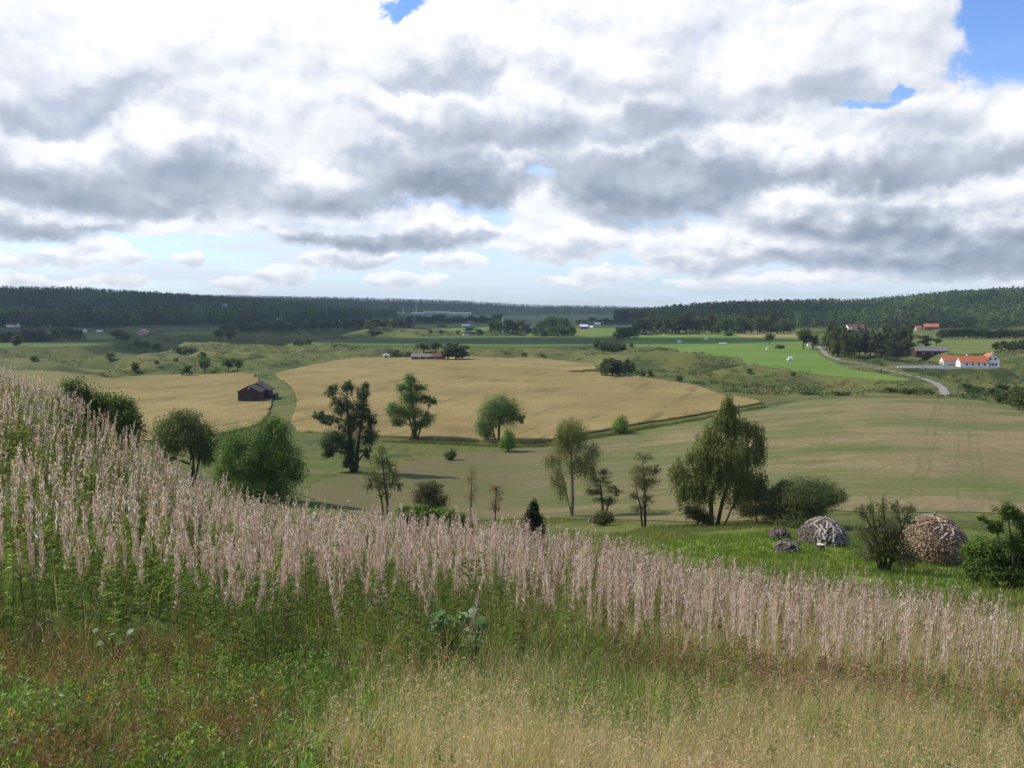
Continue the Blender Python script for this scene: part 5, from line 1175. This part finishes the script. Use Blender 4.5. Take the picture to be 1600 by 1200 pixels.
woodstack('low domed wood stack draped with pale grey split logs', 1297, 856, [(0, 1.62), (.5, 1.6), (.95, 1.38), (1.3, 1.02), (1.55, .6), (1.68, .25), (1.74, .1)], depth=51, drape=1, cap=85, capL=.7, tones=((.20, .165, .13), (.12, .10, .085)))
woodstack('grey wood stack half hidden behind the olive shrub', 1403, 880, [(0, 1.3), (.5, 1.35), (1.1, 1.05), (1.6, .55), (1.85, .15)], depth=47, cap=24, tones=((.17, .14, .12), (.10, .085, .075)), cap_tone=(.2, .18, .16))
woodstack('small grey log heap farther up, left of the draped dome stack', 1228, 848, [(0, .78), (.3, .7), (.6, .4), (.75, .1)], depth=52, cap=12, capL=.4, tones=((.15, .12, .10), (.09, .07, .06)), cap_tone=(.15, .13, .115))
woodstack('small grey log heap nearest the fireweed, below the other small heap', 1241, 872, [(0, .75), (.3, .66), (.55, .36), (.68, .1)], depth=46, cap=18, capL=.4, tones=((.17, .145, .12), (.10, .085, .07)), cap_tone=(.19, .17, .15))
g = at(1294, 47); r = empty('chopping_block', g); tag(r, 'round chopping block with a pale sawn top beside the draped wood stack', 'stump')
f = MB(); f.tube([(0, 0, -.1), (0, 0, .05), (0, 0, .40)], [.27, .25, .235], 16); f.build('bark', M_BARK, r)
f = MB(); f.tube([(0, 0, .40), (0, 0, .425)], [.215, .21], 16); f.build('sawn_top', plain('sawn_wood', (.5, .44, .36), .8, .1, 20), r)

# ------------------------------------------------------------------ clouds overhead whose shade lies across the valley, and the air
M_CLOUD = plain('cloud_white', (.8, .8, .8), 1, 0)
CH = 2300.0; k_ = CH / math.tan(SUN_EL); OFFC = np.array([math.sin(SUN_AZ), math.cos(SUN_AZ)]) * k_
def cloud(label, cx, cy, rx, ry, rot=0.0):
    """a cumulus overhead, given where its shade falls"""
    n1, n2 = 64, 24; a = np.linspace(0, 2 * math.pi, n1, endpoint=False)[:, None]; b = np.linspace(-math.pi / 2, math.pi / 2, n2)[None]
    rr = 1 + .55 * (fbm2(np.cos(a) * 2.2 + cx, np.sin(a) * 2.2 + b + cy, 91, 4) - .5)
    x = np.cos(a) * np.cos(b) * rr * rx; y = np.sin(a) * np.cos(b) * rr * ry; z = np.where(np.sin(b) > 0, np.sin(b) * min(190, .35 * min(rx, ry)) * rr, np.sin(b) * min(40, .1 * ry)) + 0 * x
    V = np.stack([x * math.cos(rot) - y * math.sin(rot), x * math.sin(rot) + y * math.cos(rot), z], -1).reshape(-1, 3)
    i = np.arange(n1 * n2).reshape(n1, n2); j = np.roll(i, -1, 0)
    Fq = np.stack([i[:, :-1], j[:, :-1], j[:, 1:], i[:, 1:]], -1).reshape(-1, 4)
    o = link('cloud', mesh_data('cloud', V, Fq, smooth=True), M_CLOUD); o.location = (cx + OFFC[0], cy + OFFC[1], CH - 33); tag(o, label, None, None, 'structure')
cloud('cloud shading the left hill', -900, 1750, 850, 900)
cloud('cloud shading the near left valley', -520, 930, 360, 230, -.2)
cloud('cloud shading the middle valley', 40, 760, 260, 70, .06)
cloud('cloud shading the far ridge', -300, 3600, 1300, 600)
cloud('cloud shading the foot of the right hill', 420, 1500, 280, 230)

def haze():
    b = MB(); b.box((0, 0, 22), (14400, 14400, 176)); m = bpy.data.materials.new('thin_haze'); m.use_nodes = True; t = m.node_tree
    t.nodes.remove(t.nodes['Principled BSDF']); v = t.nodes.new('ShaderNodeVolumePrincipled')
    v.inputs['Color'].default_value = (.55, .75, 1.0, 1); v.inputs['Density'].default_value = 6e-5; v.inputs['Anisotropy'].default_value = .2
    t.links.new(v.outputs[0], t.nodes['Material Output'].inputs['Volume'])
    try: m.cycles.homogeneous_volume = True
    except Exception: pass
    tag(b.build('haze', m), 'thin blue air between here and the far hills', None, None, 'stuff')
haze()
